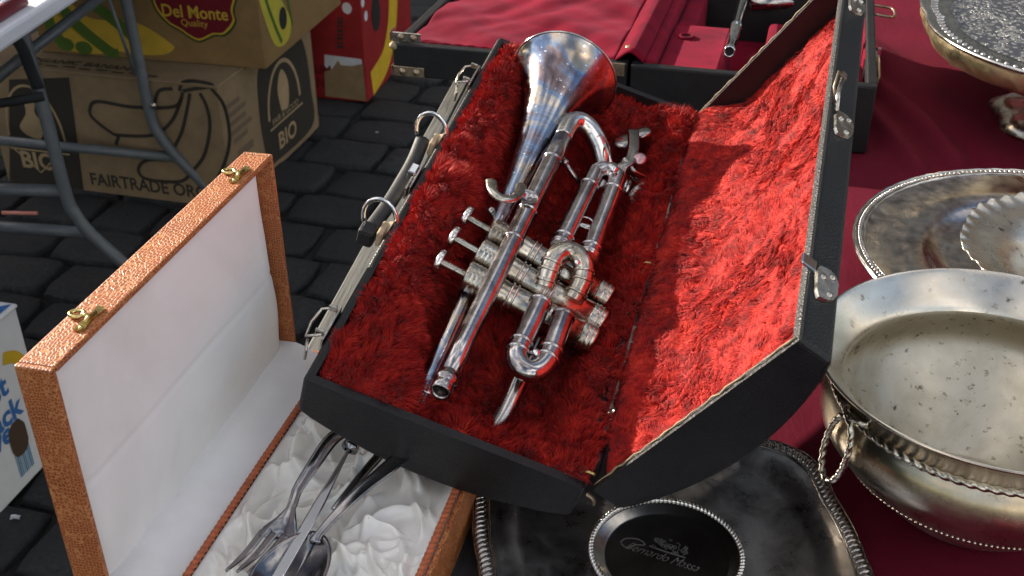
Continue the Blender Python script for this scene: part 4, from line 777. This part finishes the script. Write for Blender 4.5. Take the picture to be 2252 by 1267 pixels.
# fitted velvet blocks in the base
x_a, x_b = c2(1462, 140, -.004).x, c2(1588, 145, -.004).x; x_c, x_d = c2(1690, 140, -.02).x, W2 - .013
fl2 = -(R2 - ZT) + .014
def vblock(x0, x1, y0, y1, z, nm='velvet_block', hole=None):
    o = MB().box2((x0, y0, fl2), (x1, y1, z)).build(nm, MT['velvet'], bas2, bevel=.006)
    return o
MB().box2((hx + .0135, .0115, fl2 - .006), (W2 - .0115, D2 - .0115, fl2)).build('velvet_floor', MT['velvet'], bas2)
vblock(hx + .0135, hx + .030, .0115, D2 - .0115, .002); vblock(hx + .0305, x_b, .0115, .19, -.006); vblock(hx + .0305, x_b - .05, .20, D2 - .0115, -.012); vblock(x_c, x_d, .0115, .015, -.008)
vblock(x_c + .02, x_d, .0155, .05, -.03); vblock(x_c + .10, x_d, .0505, .12, -.016); vblock(x_c + .12, x_d, .13, .30, -.012); vblock(x_c - .01, x_c + .05, .18, .3, -.03)
vblock(c2(1648, 100, -.03).x, x_c + .0195, .0155, .175, -.030)
hc = c2(1510, 82, -.0055); MB().tube(arc((hc.x, hc.y, -.0045), (1, 0, 0), (0, 1, 0), .0085, 0, 2 * PI * 23 / 24, 23), .0022, 8, closed=True).build('hole_edge', MT['velvet'], bas2); MB().disc((hc.x, hc.y, -.0052), (0, 0, 1), .008).build('peg_hole', MT['dark_hole'], bas2)
def bracket(u0, v0, u1, v1, hgt, mat, nrivet=2):     # on the front wall
    n = G2; P = q0; a = plane_hit(u0, v0, P, n) - q0; b = plane_hit(u1, v1, P, n) - q0; x0, x1 = a.dot(E2), b.dot(E2); z0 = (a.z + b.z) / 2
    o = MB().box2((x0, -.0022, z0 - hgt / 2), (x1, -.0003, z0 + hgt / 2)).build('corner_bracket', mat, lid2 if x1 < hx else bas2, bevel=.0008)
    for i in range(nrivet): MB().lathe([(.0048, 0), (.0040, .0022), (.0001, .0032)], (x0 + (x1 - x0) * (.3 + .45 * i), -.0022, z0), (0, -1, 0), 14).build('rivet', MT['bronze'], o)
    if x0 < .004: MB().box2((-.0018, -.0022, z0 - hgt / 2), (-.0003, .018, z0 + hgt / 2)).build('bracket_return', mat, o, bevel=.0006)
bracket(864, 77, 926, 86, .012, MT['steel']); bracket(866, 150, 934, 164, .013, MT['bronze']); bracket(1330, 150, 1374, 153, .016, MT['bronze'], 1); bracket(1850, 358, 1908, 364, .012, MT['bronze'], 1)
MB().lathe([(.0001, .004), (.004, .003), (.005, -.002), (.003, -.006)], (.001, .001, -.003), (-.5, -.5, .7), 12).build('worn_corner', MT['tan_edge'], lid2)
MB().box2((hx + .004, -.0008, -.0035), (W2 - .002, -.0002, -.0005)).build('worn_edge', MT['leather_worn'], bas2)
yh = c2(1960, 28, -.01).y; MB().tube(spline([(W2, yh - .02, -.008), (W2 + .022, yh - .02, -.010), (W2 + .028, yh - .01, -.011), (W2 + .028, yh + .012, -.011), (W2 + .022, yh + .022, -.010), (W2, yh + .022, -.008)], 5), .0018, 8).build('handle_ring', MT['bronze'], bas2)
yl2 = c2(1945, 130, -.01).y; m = MB(); m.box2((W2 + .0003, yl2 - .012, -.03), (W2 + .002, yl2 + .012, -.004)); m.tube([(W2 + .003, yl2, -.008), (W2 + .008, yl2 - .004, -.03), (W2 + .005, yl2 - .008, -.05)], .0022, 8); m.build('latch', MT['bronze'], bas2); MB().box2((W2 + .002, yl2 + .002, -.010), (W2 + .006, yl2 + .010, .001)).build('latch_tip', MT['chrome'], bas2)
# flute parts in the slots
fj = empty('flute_joint', M2); tag(fj, 'blue-grey silver flute joint lying in the slot of the crimson velvet case', 'flute part')
p_, q_ = c2(1604, 114, -.002), c2(1650, -60, -.004); d_ = (q_ - p_).normalized()
MB().lathe([(.0055, .006), (.0056, .0004), (.0068, -.0002), (.0073, .001), (.0073, .012), (.0068, .013), (.0068, .10), (.0075, .101), (.0075, .108), (.0068, .109), (.0068, .26)], p_, d_, 26).build('tube', MT['chrome'], fj)
MB().disc(p_ + d_ * .004, d_, .0056).build('bore', MT['dark_hole'], fj)
jb = empty('tarnished_flute', M2); tag(jb, 'dark tarnished flute tube lying across the far end of the velvet case', 'flute part'); p_, q_ = c2(1648, 8, -.016), c2(1800, 2, -.016)
MB().tube([p_, p_ + (q_ - p_) * .4, q_ + (q_ - p_) * .3], .0095, 18).build('tube', MT['silver_dark'], jb)
hr = empty('flute_stopper', M2); tag(hr, 'round silver end cap standing in the velvet slot behind the lid', 'flute part'); p_ = c2(1866, 78, -.004)
MB().lathe([(.0045, .0005), (.0048, .003), (.0085, .0034), (.0098, .002), (.0098, -.006), (.008, -.010), (.008, -.03)], p_, (0, -.15, 1), 26).build('cap_ring', MT['chrome'], hr); MB().disc(p_ + Vector((0, 0, .001)), (0, -.15, 1), .0047).build('bore', MT['dark_hole'], hr)
ck_ = empty('flute_key', M2); tag(ck_, 'small chrome key stub in the velvet slot at the far edge of the case', 'flute part'); p_ = c2(1875, 20, -.004); MB().box(p_ + Vector((0, .004, -.006)), (.010, .008, .022)).build('key_post', MT['chrome'], ck_, bevel=.002)
# ================================================================== orange cutlery case
ZB = .682; h0 = Zp(650, 770, ZB); h1 = Zp(295, 1262, ZB); OD = (h0 - h1).normalized(); ON = Vector((OD.y, -OD.x, 0)); OW = .1803; OL = .285
h0 = h0 + OD * .004
ob = empty('cutlery_case', frame(h0 - OD * OL, ON, OD, Zv)); tag(ob, 'orange lizard-skin cutlery case standing open, white padded lid and satin tray', 'cutlery case')
# local: x across (0 hinge .. OW), y along (0 near .. OL far), z relative to the rim
BH = ZB - ZT; t = .004
m = MB(); m.box2((0, 0, -BH + .001), (t, OL, 0)); m.box2((OW - t, 0, -BH + .001), (OW, OL, 0)); m.box2((t + .0002, 0, -BH + .001), (OW - t - .0002, t, 0)); m.box2((t + .0002, OL - t, -BH + .001), (OW - t - .0002, OL, 0)); m.box2((t + .0002, t + .0002, -BH + .001), (OW - t - .0002, OL - t - .0002, -BH + .005))
tray_ = m.build('tray_shell', MT['lizard'], ob, bevel=.0012)
fq = random.Random(21); FOLDS = []
for k in range(120):
    FOLDS.append((fq.uniform(.03, OW), fq.uniform(0, OL), fq.choice((1.2, 1.7, .6, 2.3)) + fq.uniform(-.5, .5), fq.uniform(.010, .032), fq.uniform(-22, 22), fq.uniform(.0011, .0026), fq.uniform(.003, .0085)))
def sat_z(x, y):
    h = np.full(np.shape(x), -.0150) + .006 * vnoise(x * 38, y * 34)
    for (cx, cy, th_, l_, cv, w_, am) in FOLDS:
        c_, s_ = math.cos(th_), math.sin(th_); sx = (x - cx) * c_ + (y - cy) * s_; tx = -(x - cx) * s_ + (y - cy) * c_ - cv * sx ** 2
        h = h + am * np.where(tx > 0, np.exp(-(tx / w_) ** 2), np.exp(-(tx / (w_ * 2.6)) ** 2)) * np.exp(-(sx / l_) ** 4)
    e = np.minimum(np.minimum(x - .034, OW - .009 - x), np.minimum(y - .004, OL - .004 - y)); h = np.where(h > .003, .003 + .35 * (h - .003), h) - np.exp(-((x - .090) / .020) ** 2) * .008
    k = sstep(0, .012, e); return h * k + (-.003) * (1 - k)
nx, ny = 200, 380; X = np.linspace(.034, OW - .008, nx); Y = np.linspace(.0045, OL - .0045, ny); XX, YY = np.meshgrid(X, Y); V = np.stack([XX, YY, sat_z(XX, YY)], -1).reshape(-1, 3); I = (np.arange(ny - 1)[:, None] * nx + np.arange(nx - 1)[None]).ravel()
me = np_mesh('satin_lining', V, np.stack([I, I + 1, I + 1 + nx, I + nx], 1)); me.materials.append(MT['satin']); link(bpy.data.objects.new('satin_lining', me), tray_)
def rope(pts, r, per, name, mat, parent, nst=2, amp=.28, seg=.0011, n=12, closed=False):
    P = [Vector(p) for p in pts]; out = []; 
    for i in range(len(P) - (0 if closed else 1)):
        a, b = P[i], P[(i + 1) % len(P)]; k = max(1, int((b - a).length / seg)); out += [a + (b - a) * (j / k) for j in range(k)]
    if not closed: out.append(P[-1])
    return MB().tube(out, r, n, closed=closed, twist=(per, amp, nst)).build(name, mat, parent)
for x in (.033, OW - .0065): rope([(x, .004, .0005), (x, OL * .5, .0012), (x, OL - .004, .0005)], .0022, .0048, 'twisted_cord', MT['cord'], tray_)
MB().grid(lambda a, b: (-.019 + .051 * a, .0045 + (OL - .009) * b, .0078 - .0105 * float(sstep(.34, .95, a)) + .0006 * math.sin(31 * b + 5 * a) * a * (1 - a) * 3), 14, 50).build('white_ledge', MT['padwhite'], tray_)
MB().grid(lambda a, b: (OW - .0085 + .004 * a, .004 + (OL - .008) * b, -.002 - .002 * a), 2, 30).build('satin_edge', MT['satin'], tray_)
# lid: stands upright on the hinge, opening towards the tray
LH, LD = .170, .023; La = math.radians(90.5)
def ol(x, y, z): return Vector((math.cos(La) * x - math.sin(La) * z, y, .0015 + math.sin(La) * x + math.cos(La) * z))   # x up the lid, z depth away from the tray
m = MB(); w_ = .004
def lbox(a, b): 
    c_ = [(a[i] + b[i]) / 2 for i in range(3)]; d_ = [abs(b[i] - a[i]) for i in range(3)]; X_ = ol(1, 0, 0) - ol(0, 0, 0); Z_ = ol(0, 0, 1) - ol(0, 0, 0); m.box(ol(*c_), d_, X_, (0, 1, 0), Z_)
lbox((0, 0, 0), (LH, w_, LD)); lbox((0, OL - w_, 0), (LH, OL, LD)); lbox((LH - w_, w_ + .0002, 0), (LH, OL - w_ - .0002, LD)); lbox((-.0005, w_ + .0002, .0005), (w_ - .0006, OL - w_ - .0002, LD)); lbox((w_ + .0002, w_ + .0002, LD - .004), (LH - w_ - .0002, OL - w_ - .0002, LD))
lid3 = m.build('lid', MT['lizard'], ob, bevel=.0012)
def padf(a, b):
    x = .0003 + (LH - w_ - .0006) * a; y = w_ + .0003 + (OL - 2 * w_ - .0006) * b; e = min(a * LH + .02, (1 - a) * LH, b * OL, (1 - b) * OL); k = min(1, e / .022); k = math.sqrt(max(0, 1 - (1 - k) ** 2))
    cr = .0011 * math.exp(-((a - .47 + .03 * b) / .012) ** 2); return ol(x, y, LD - .0045 - .0105 * k + cr - .0012 * float(vnoise(a * 5, b * 7)) - .003 * math.exp(-((a - .25) / .16) ** 2))
MB().grid(padf, 70, 90).build('lid_padding', MT['padwhite'], lid3)
for yy in (OL * .86, OL * .175):
    def cq(a, b, c): return ol(LH + c, yy + a, .011 + b)     # on the lid's upper edge
    m = MB(); o_ = [(-.013, -.0045), (-.010, -.007), (0, -.0050), (.010, -.007), (.013, -.0045), (.013, -.001), (-.013, -.001)]; n_ = len(o_)
    m.add([cq(a, b, .0003) for a, b in o_] + [cq(a, b, .0014) for a, b in o_], [tuple(range(n_))[::-1], tuple(range(n_, 2 * n_))] + [(i, (i + 1) % n_, n_ + (i + 1) % n_, n_ + i) for i in range(n_)], True)
    p = m.build('clasp', MT['brass'], lid3); MB().tube([cq(-.006, -.004, .0018), cq(0, -.003, .0022), cq(.006, -.004, .0018)], .0011, 8).build('clasp_pivot', MT['brass'], p)
    m = MB(); m.tube(arc(cq(.002, .0055, .0016), (ol(0, 0, 1) - ol(0, 0, 0)), (0, 1, 0), .0042, 0, 2 * PI * 15 / 16, 15, .0034), .0013, 8, closed=True); m.tube([cq(.001, -.002, .0016), cq(.002, .002, .0018)], .0016, 8); m.build('clasp_tongue', MT['brass'], p)
    MB().lathe([(.0013, 0), (.0011, .0006), (.0001, .0008)], cq(-.010, -.004, .0014), ol(1, 0, 0) - ol(0, 0, 0), 10).build('clasp_rivet', MT['brass'], p)
# ---------- cutlery
def strip_loft(m, cl, wid, thick, up=Zv, dish=0, n=7):
    m_ = len(cl); vs = []
    for i in range(m_):
        t_ = (Vector(cl[min(i + 1, m_ - 1)]) - Vector(cl[max(i - 1, 0)])).normalized(); s_ = t_.cross(up).normalized(); u_ = s_.cross(t_)
        for k in range(n): a = 2 * k / (n - 1) - 1; vs.append(Vector(cl[i]) + s_ * (a * wid[i] / 2) - u_ * (dish * (1 - a * a) * (wid[i] ** 1.0)) + u_ * 0)
    b_ = len(vs); vs2 = []
    for i in range(m_):
        t_ = (Vector(cl[min(i + 1, m_ - 1)]) - Vector(cl[max(i - 1, 0)])).normalized(); s_ = t_.cross(up).normalized(); u_ = s_.cross(t_)
        for k in range(n): a = 2 * k / (n - 1) - 1; vs2.append(vs[i * n + k] - u_ * thick[i] * (1 - .6 * a * a))
    fs = []
    for i in range(m_ - 1):
        for k in range(n - 1): fs.append((i * n + k, i * n + k + 1, (i + 1) * n + k + 1, (i + 1) * n + k)); fs.append((b_ + i * n + k, b_ + (i + 1) * n + k, b_ + (i + 1) * n + k + 1, b_ + i * n + k + 1))
    for i in range(m_ - 1): fs.append((i * n, (i + 1) * n, b_ + (i + 1) * n, b_ + i * n)); fs.append((i * n + n - 1, b_ + i * n + n - 1, b_ + (i + 1) * n + n - 1, (i + 1) * n + n - 1))
    for e_ in (0, m_ - 1): fs.append(tuple(e_ * n + k for k in range(n)) + tuple(b_ + e_ * n + k for k in range(n))[::-1])
    m.add(vs + vs2, fs); return m
S0 = ZB + .012
def sp(pts, n=6): return spline([Zp(u, v, S0 + dz) for u, v, dz in pts], n)
fk0 = Zp(600, 1180, S0); fk = empty('serving_fork', Matrix.Translation(fk0)); tag(fk, 'tarnished silver serving fork resting on the white satin beside the knife', 'fork')
cl = [p - fk0 for p in sp([(795, 930, .012), (735, 960, .013), (690, 1020, .010), (656, 1072, .004), (644, 1106, .002), (630, 1140, .001), (618, 1165, -.001), (610, 1182, -.002)])]; n_ = len(cl)
wd_ = [float(np.interp(i / (n_ - 1), [0, .3, .5, .62, .72, .86, 1], [.014, .0095, .0065, .0065, .014, .0245, .0265])) for i in range(n_)]
strip_loft(MB(), cl, wd_, [float(np.interp(i / (n_ - 1), [0, .5, .7, 1], [.0022, .003, .0018, .0012])) for i in range(n_)], dish=.10).build('fork_body', MT['rainbow'], fk)
for k in range(4):
    o_ = (k - 1.5); b_ = (610 + o_ * 24, 1182 + o_ * 5); e_ = (534 + o_ * 24, 1257 + o_ * 2); md = ((b_[0] + e_[0]) / 2 + 4, (b_[1] + e_[1]) / 2 + 2)
    c_ = [p - fk0 for p in sp([(b_[0] + 6, b_[1] - 8, -.002), (*md, -.006), (*e_, -.002)], 5)]; strip_loft(MB(), c_, [.0056 - .0036 * (i / (len(c_) - 1)) ** 2 for i in range(len(c_))], [.0016] * len(c_), n=5).build('tine', MT['rainbow'], fk)
kn0 = Zp(690, 1130, S0); kn = empty('table_knife', Matrix.Translation(kn0)); tag(kn, 'bright steel knife lying between the fork and the spoon on satin', 'knife')
c_ = [p - kn0 for p in sp([(768, 985, .006), (722, 1070, .004), (680, 1145, .003), (600, 1283, .002)], 5)]; strip_loft(MB(), c_, [.0035 + .0065 * sstep(0, .6, i / (len(c_) - 1)) for i in range(len(c_))], [.0012] * len(c_), up=Vector((-.35, .1, 1)).normalized()).build('blade', MT['knife'], kn)
MB().tube([p - kn0 for p in sp([(800, 925, .010), (778, 968, .008), (768, 988, .006)], 4)], [.0048] * 4 + [.0042] * 4 + [.003], 12).build('knife_handle', MT['rainbow'], kn); MB().lathe([(.0001, -.003), (.0062, -.002), (.0062, .001), (.003, .003)], Zp(770, 984, S0 + .006) - kn0, (-.35, -.9, -.1), 14).build('bolster', MT['rainbow'], kn)
sp0 = Zp(690, 1200, S0); so = empty('serving_spoon', Matrix.Translation(sp0)); tag(so, 'tarnished silver serving spoon with iridescent bowl below the knife', 'spoon')
c_ = [p - sp0 for p in sp([(905, 985, .014), (850, 1030, .014), (790, 1080, .010), (735, 1135, .006), (700, 1175, .003), (692, 1190, .002)])]; n_ = len(c_)
strip_loft(MB(), c_, [float(np.interp(i / (n_ - 1), [0, .4, .75, 1], [.014, .009, .0055, .0075])) for i in range(n_)], [.0028] * n_, dish=.06).build('spoon_handle', MT['rainbow'], so)
bc = Zp(642, 1258, S0 - .001) - sp0; bd_ = (Zp(692, 1190, S0) - Zp(600, 1320, S0)).normalized(); bs_ = bd_.cross(Zv).normalized()
def spoonf(a, b):
    r_ = a; th_ = 2 * PI * b; eg = 1 - .14 * math.cos(th_); return bc + bd_ * (.034 * r_ * math.cos(th_)) + bs_ * (.0225 * eg * r_ * math.sin(th_)) + Zv * (.010 * (r_ ** 2.2) - .007)
MB().grid(spoonf, 12, 40).build('spoon_bowl', MT['rainbow'], so, solid=.0012)
sk = empty('cutlery_piece', frame(Zp(860, 1000, S0 + .001), (1, 0, 0), (0, 1, 0), Zv)); tag(sk, 'narrow silver handle running along the spoon and under the black case', 'cutlery'); p0_ = Zp(860, 1000, S0 + .001)
c_ = [p - p0_ for p in sp([(880, 955, .004), (835, 1000, .003), (775, 1070, .002), (735, 1120, -.001)])]; strip_loft(MB(), c_, [.009 - .004 * i / (len(c_) - 1) for i in range(len(c_))], [.002] * len(c_), dish=.08).build('handle_shaft', MT['rainbow'], sk)
# ================================================================== silver on the cloth
def lobes(cx, cy, z, rad, count, mat, name, parent, sz, rmod=None, tilt=0.0, ell=(1, 1, 1), skew=0):
    m = MB(); nn, mm = 7, 4
    for k in range(count):
        a = 2 * PI * k / count; r_ = rad * (rmod(a) if rmod else 1); e = 1e-3; r2 = rad * (rmod(a + e) if rmod else 1)
        p = Vector((r_ * math.cos(a), r_ * math.sin(a), 0)); tn = (Vector((r2 * math.cos(a + e), r2 * math.sin(a + e), 0)) - p).normalized(); no = Vector((tn.y, -tn.x, 0)); c_ = Vector((cx, cy, z)) + p
        no2 = (no + tn * skew).normalized(); vs = []
        for i in range(mm + 1):
            ph = PI / 2 * (1 - i / mm)
            for j in range(nn): th_ = 2 * PI * j / nn; vs.append(c_ + no2 * (sz * ell[0] * math.cos(ph) * math.cos(th_)) + tn * (sz * ell[1] * math.cos(ph) * math.sin(th_)) + Zv * (sz * ell[2] * math.sin(ph)))
        m.add(vs, [(i * nn + j, (i + 1) * nn + j, (i + 1) * nn + (j + 1) % nn, i * nn + (j + 1) % nn) for i in range(mm) for j in range(nn)])
    return m.build(name, mat, parent)
Ty = empty('serving_tray', Matrix.Translation((.1045, .583, ZT + .0065))); tag(Ty, 'blackened silver tray with wavy gadrooned border under the small dish', 'tray')
def wavy(a): return 1 + .042 * math.cos(6 * (a - .62)) + .010 * math.cos(12 * (a - .62) + .4)
def tmod(a, r, z): k = min(1, max(0, (r - .07) / .05)); return 1 + (wavy(a) - 1) * k
MB().lathe([(.0001, .002), (.06, .002), (.098, .0022), (.104, .004), (.110, .0075), (.118, .0088), (.126, .0085), (.131, .0095), (.1345, .0085), (.134, .006), (.125, .005), (.105, .0015), (.09, 0), (.0001, 0)], (0, 0, 0), (0, 0, 1), 144, mod=tmod).build('tray_plate', MT['tray'], Ty)
lobes(0, 0, .0085, .1295, 170, MT['silver_dark'], 'gadroon_border', Ty, .0026, wavy, ell=(1.9, .82, 1.0), skew=.35)
rope([Vector((.1345 * wavy(a) * math.cos(a), .1345 * wavy(a) * math.sin(a), .0085)) for a in np.linspace(0, 2 * PI, 140)[:-1]], .0011, .02, 'outer_bead', MT['silver_dark'], Ty, closed=True, seg=.004, n=8)
rope([Vector((.1235 * wavy(a) * math.cos(a), .1235 * wavy(a) * math.sin(a), .0092)) for a in np.linspace(0, 2 * PI, 140)[:-1]], .0009, .02, 'inner_bead', MT['silver_dark'], Ty, closed=True, seg=.004, n=8)
Ds = empty('engraved_dish', Matrix.Translation((.1033, .5615, ZT + .0092))); tag(Ds, 'small round silver dish with rope border and engraved crest and script', 'dish')
MB().lathe([(.0001, .0022), (.0405, .0022), (.0425, .003), (.0475, .0072), (.0505, .0082), (.0512, .0075), (.049, .006), (.044, .0005), (.0001, 0)], (0, 0, 0), (0, 0, 1), 96).build('dish_plate', MT['dish'], Ds)
rope([Vector((.0503 * math.cos(a), .0503 * math.sin(a), .0084)) for a in np.linspace(0, 2 * PI, 120)[:-1]], .0016, .0030, 'rope_border', MT['silver'], Ds, nst=1, amp=.42, seg=.0006, n=10, closed=True)
dz = .0024; dO = Vector((.1033, .5615, ZT + .0092))
def dp(u, v): p = Zp(u, v, ZT + .0092 + dz) - dO; return Vector((p.x, p.y, 0))
ta, tb = dp(1372, 1205), dp(1545, 1262); td = (tb - ta).normalized(); tv = Vector((-td.y, td.x, 0))
gm = simple('bright_engraving', (.78, .78, .76), .35, .9)
lettering('Bernardo Massa', .0108, lambda a, b, o: ta + td * a + tv * b + Zv * (dz + .0001), shear=.6, bold=-.00018, xscale=(tb - ta).length / .080 * 1.05).build('engraved_script', gm, Ds)
m = MB(); ribbon(m, [(-.004, .004), (-.002, .009), (.006, .012), (.012, .009), (.006, .006), (.002, .001), (-.003, .003)], .0007, lambda a, b, o=0: ta + td * a + tv * b + Zv * (dz + .0002)); m.build('script_flourish', gm, Ds)
cc = dp(1473, 1203); m = MB(); q_ = random.Random(3)
for k in range(46):
    a = q_.uniform(-.0115, .0115); b = q_.uniform(-.0045, .0055 - abs(a) * .12 + (.003 if abs(a) < .003 else 0)); r_ = q_.uniform(.0007, .0016); ribbon(m, [(a + r_ * math.cos(t_), b + r_ * math.sin(t_)) for t_ in np.linspace(q_.uniform(0, 6), q_.uniform(6.5, 10), 6)], .00032, lambda a, b, o=0: cc + td * a + tv * b + Zv * (dz + .0002), n=2)
ribbon(m, [(-.013, -.0052), (0, -.0056), (.013, -.0052)], .0008, lambda a, b, o=0: cc + td * a + tv * b + Zv * (dz + .0002)); m.build('engraved_crest', gm, Ds)
# --- big pot
PZ = ZT + .0075; pc = Vector((.3265, .6235, PZ)); pot = empty('silver_pot', Matrix.Translation(pc)); tag(pot, 'large round silver pot with flared lip and twisted rope trim', 'pot')
outp = [(.0001, .0), (.046, .0), (.056, .004), (.072, .019), (.090, .038), (.1045, .056), (.1115, .070), (.1095, .084), (.1045, .094), (.1040, .101), (.1085, .110), (.1165, .1185), (.1212, .1215)]
inp = [(.1216, .1228), (.1205, .1236), (.1185, .1228), (.1110, .1150), (.1030, .1060), (.0985, .099), (.0995, .093), (.1055, .083), (.1085, .070), (.1015, .056), (.087, .038), (.069, .020), (.053, .0065), (.042, .003), (.0001, .0027)]
po = spline([(r_, z_, 0) for r_, z_ in outp], 4); pi_ = spline([(r_, z_, 0) for r_, z_ in inp], 4)
pmod = lambda a, r, z: 1 + .012 * math.cos(2 * (a - .4)) * float(sstep(.06, .11, z)); ki = next(i for i, p in enumerate(pi_) if p.y < .0992)
MB().lathe([(p.x, p.y) for p in po] + [(p.x, p.y) for p in pi_[:ki + 1]], (0, 0, 0), (0, 0, 1), 128, mod=pmod).build('pot_body', MT['pot'], pot)
MB().lathe([(p.x, p.y) for p in pi_[ki:]], (0, 0, 0), (0, 0, 1), 128, mod=pmod).build('pot_interior', MT['pot_in'], pot)
rope([Vector((.1055 * (1 + .012 * math.cos(2 * (a - .4))) * math.cos(a), .1055 * (1 + .012 * math.cos(2 * (a - .4))) * math.sin(a), .0955)) for a in np.linspace(0, 2 * PI, 160)[:-1]], .0024, .0075, 'rope_trim', MT['silver_brass'], pot, nst=2, amp=.16, seg=.0009, n=18, closed=True)
for ang in (math.radians(196), math.radians(16)):
    er = Vector((math.cos(ang), math.sin(ang), 0)); et = Vector((-er.y, er.x, 0))
    rope([er * (.116 + .004 * math.sin(t_)* -1) + Zv * (.073 + .025 * math.sin(t_)) + et * (.0125 * math.cos(t_)) for t_ in np.linspace(0, 2 * PI, 40)[:-1]], .0022, .007, 'ring_handle', MT['silver_brass'], pot, nst=2, amp=.16, seg=.0009, n=16, closed=True)
    rope([er * .104 + Zv * .099 + et * x_ + er * (.007 - .007 * (x_ / .012) ** 2) for x_ in np.linspace(-.012, .012, 12)], .0024, .007, 'handle_loop', MT['silver_brass'], pot, nst=2, amp=.16, seg=.0009, n=16)
lobes(0, 0, .040, .0918, 170, MT['pot'], 'bead_trim', pot, .0010, ell=(1, 1, 1))
# --- round plate with beaded rim
pc2 = Vector((.5238, .937, ZT + .012)); pl = empty('round_platter', Matrix.Translation(pc2)); tag(pl, 'round silver platter with beaded rim behind the pot', 'platter')
MB().lathe([(.0001, .003), (.098, .003), (.112, .004), (.124, .010), (.130, .0135), (.150, .0145), (.180, .0175), (.186, .0195), (.192, .0200), (.1955, .0185), (.195, .016), (.17, .0125), (.13, .009), (.11, .001), (.0001, 0)], (0, 0, 0), (0, 0, 1), 144).build('platter_plate', MT['silver_clean'], pl)
lobes(0, 0, .0195, .1885, 230, MT['silver_dark'], 'beaded_rim', pl, .0021, ell=(1, 1, 1)); rope([Vector((.1840 * math.cos(a), .1840 * math.sin(a), .0192)) for a in np.linspace(0, 2 * PI, 140)[:-1]], .0009, .02, 'inner_bead', MT['silver'], pl, closed=True, seg=.004, n=8); rope([Vector((.1935 * math.cos(a), .1935 * math.sin(a), .0198)) for a in np.linspace(0, 2 * PI, 140)[:-1]], .0013, .02, 'outer_bead', MT['silver'], pl, closed=True, seg=.004, n=8)
# --- crimped bowl standing on it
bc2 = Vector((.545, .898, ZT + .0152)); bw = empty('crimped_bowl', Matrix.Translation(bc2)); tag(bw, 'shallow silver bowl with crimped wavy edge standing on the beaded platter', 'bowl')
def crimp(a, r, z):
    k = min(1, max(0, (r - .122) / .009)); return 1 + k * (.012 * math.sin(9 * a) + .003 * math.sin(45 * a))
bwp = spline([(.0001, .003, 0), (.050, .003, 0), (.062, .005, 0), (.070, .012, 0), (.082, .024, 0), (.098, .032, 0), (.116, .0350, 0), (.130, .040, 0)], 5)
mb = MB().lathe([(p.x, p.y) for p in bwp] + [(.131, .0410)] + [(p.x + .0005, p.y - .0015) for p in bwp[::-1]], (0, 0, 0), (0, 0, 1), 324, mod=crimp)
mb.v = [(x, y, z + .0018 * math.sin(45 * math.atan2(y, x)) * max(0, (math.hypot(x, y) - .120) / .012)) for x, y, z in mb.v]
mb.build('bowl_body', MT['pot'], bw); lobes(0, 0, .006, .052, 1, MT['pot'], 'maker_mark', bw, .002)
rope([Vector((.0615 * math.cos(a), .0615 * math.sin(a), .0095)) for a in np.linspace(0, 2 * PI, 90)[:-1]], .0012, .02, 'well_ring', MT['gold'], bw, closed=True, seg=.004, n=8)
# --- footed engraved salver
sz_ = ZT + .115; sc_ = Vector((.800, 1.345, sz_)); sv = empty('footed_salver', Matrix.Translation((sc_.x, sc_.y, ZT + .006))); tag(sv, 'engraved silver salver with gilt edge raised on a scrolled foot', 'salver'); zz = sz_ - ZT - .006
def oct_(a): 
    w = abs(math.sin(4 * (a + .18))); return 1 + .030 * (w ** .6) - .02
def om(a, r, z): k = min(1, max(0, (r - .20) / .05)); return 1 + (oct_(a) - 1) * k
SR = .292
MB().lathe([(.0001, zz), (SR * .86, zz)], (0, 0, 0), (0, 0, 1), 120, mod=om).build('engraved_top', MT['engraved'], sv)
MB().lathe([(SR * .86, zz), (SR * .875, zz + .005), (SR * .89, zz + .0035), (SR * .93, zz + .002), (SR * .985, zz + .009), (SR, zz + .008), (SR * .995, zz + .004), (SR * .93, zz - .004), (SR * .8, zz - .006), (.0001, zz - .006)], (0, 0, 0), (0, 0, 1), 160, mod=om).build('border', MT['silver'], sv)
lobes(0, 0, zz + .0035, SR * .935, 150, MT['silver_dark'], 'scroll_border', sv, .0042, oct_, ell=(1.5, .8, .9), skew=.6)
MB().lathe([(SR * .985, zz + .006), (SR * .99, zz - .006), (SR * .96, zz - .022), (SR * .92, zz - .027), (SR * .90, zz - .022)], (0, 0, 0), (0, 0, 1), 160, mod=lambda a, r, z: oct_(a) * (1 + .012 * (abs(math.sin(8 * a)) > .97))).build('gilt_apron', MT['gold'], sv)
MB().lathe([(.030, zz - .006), (.024, zz * .8), (.020, zz * .55), (.034, zz * .38), (.060, zz * .26), (.105, zz * .16), (.125, .006), (.122, 0), (.1, .001)], (-.075, -.035, 0), (0, 0, 1), 64, mod=lambda a, r, z: 1 + .05 * math.sin(8 * a) * (r > .05)).build('foot', MT['silver_brass'], sv)
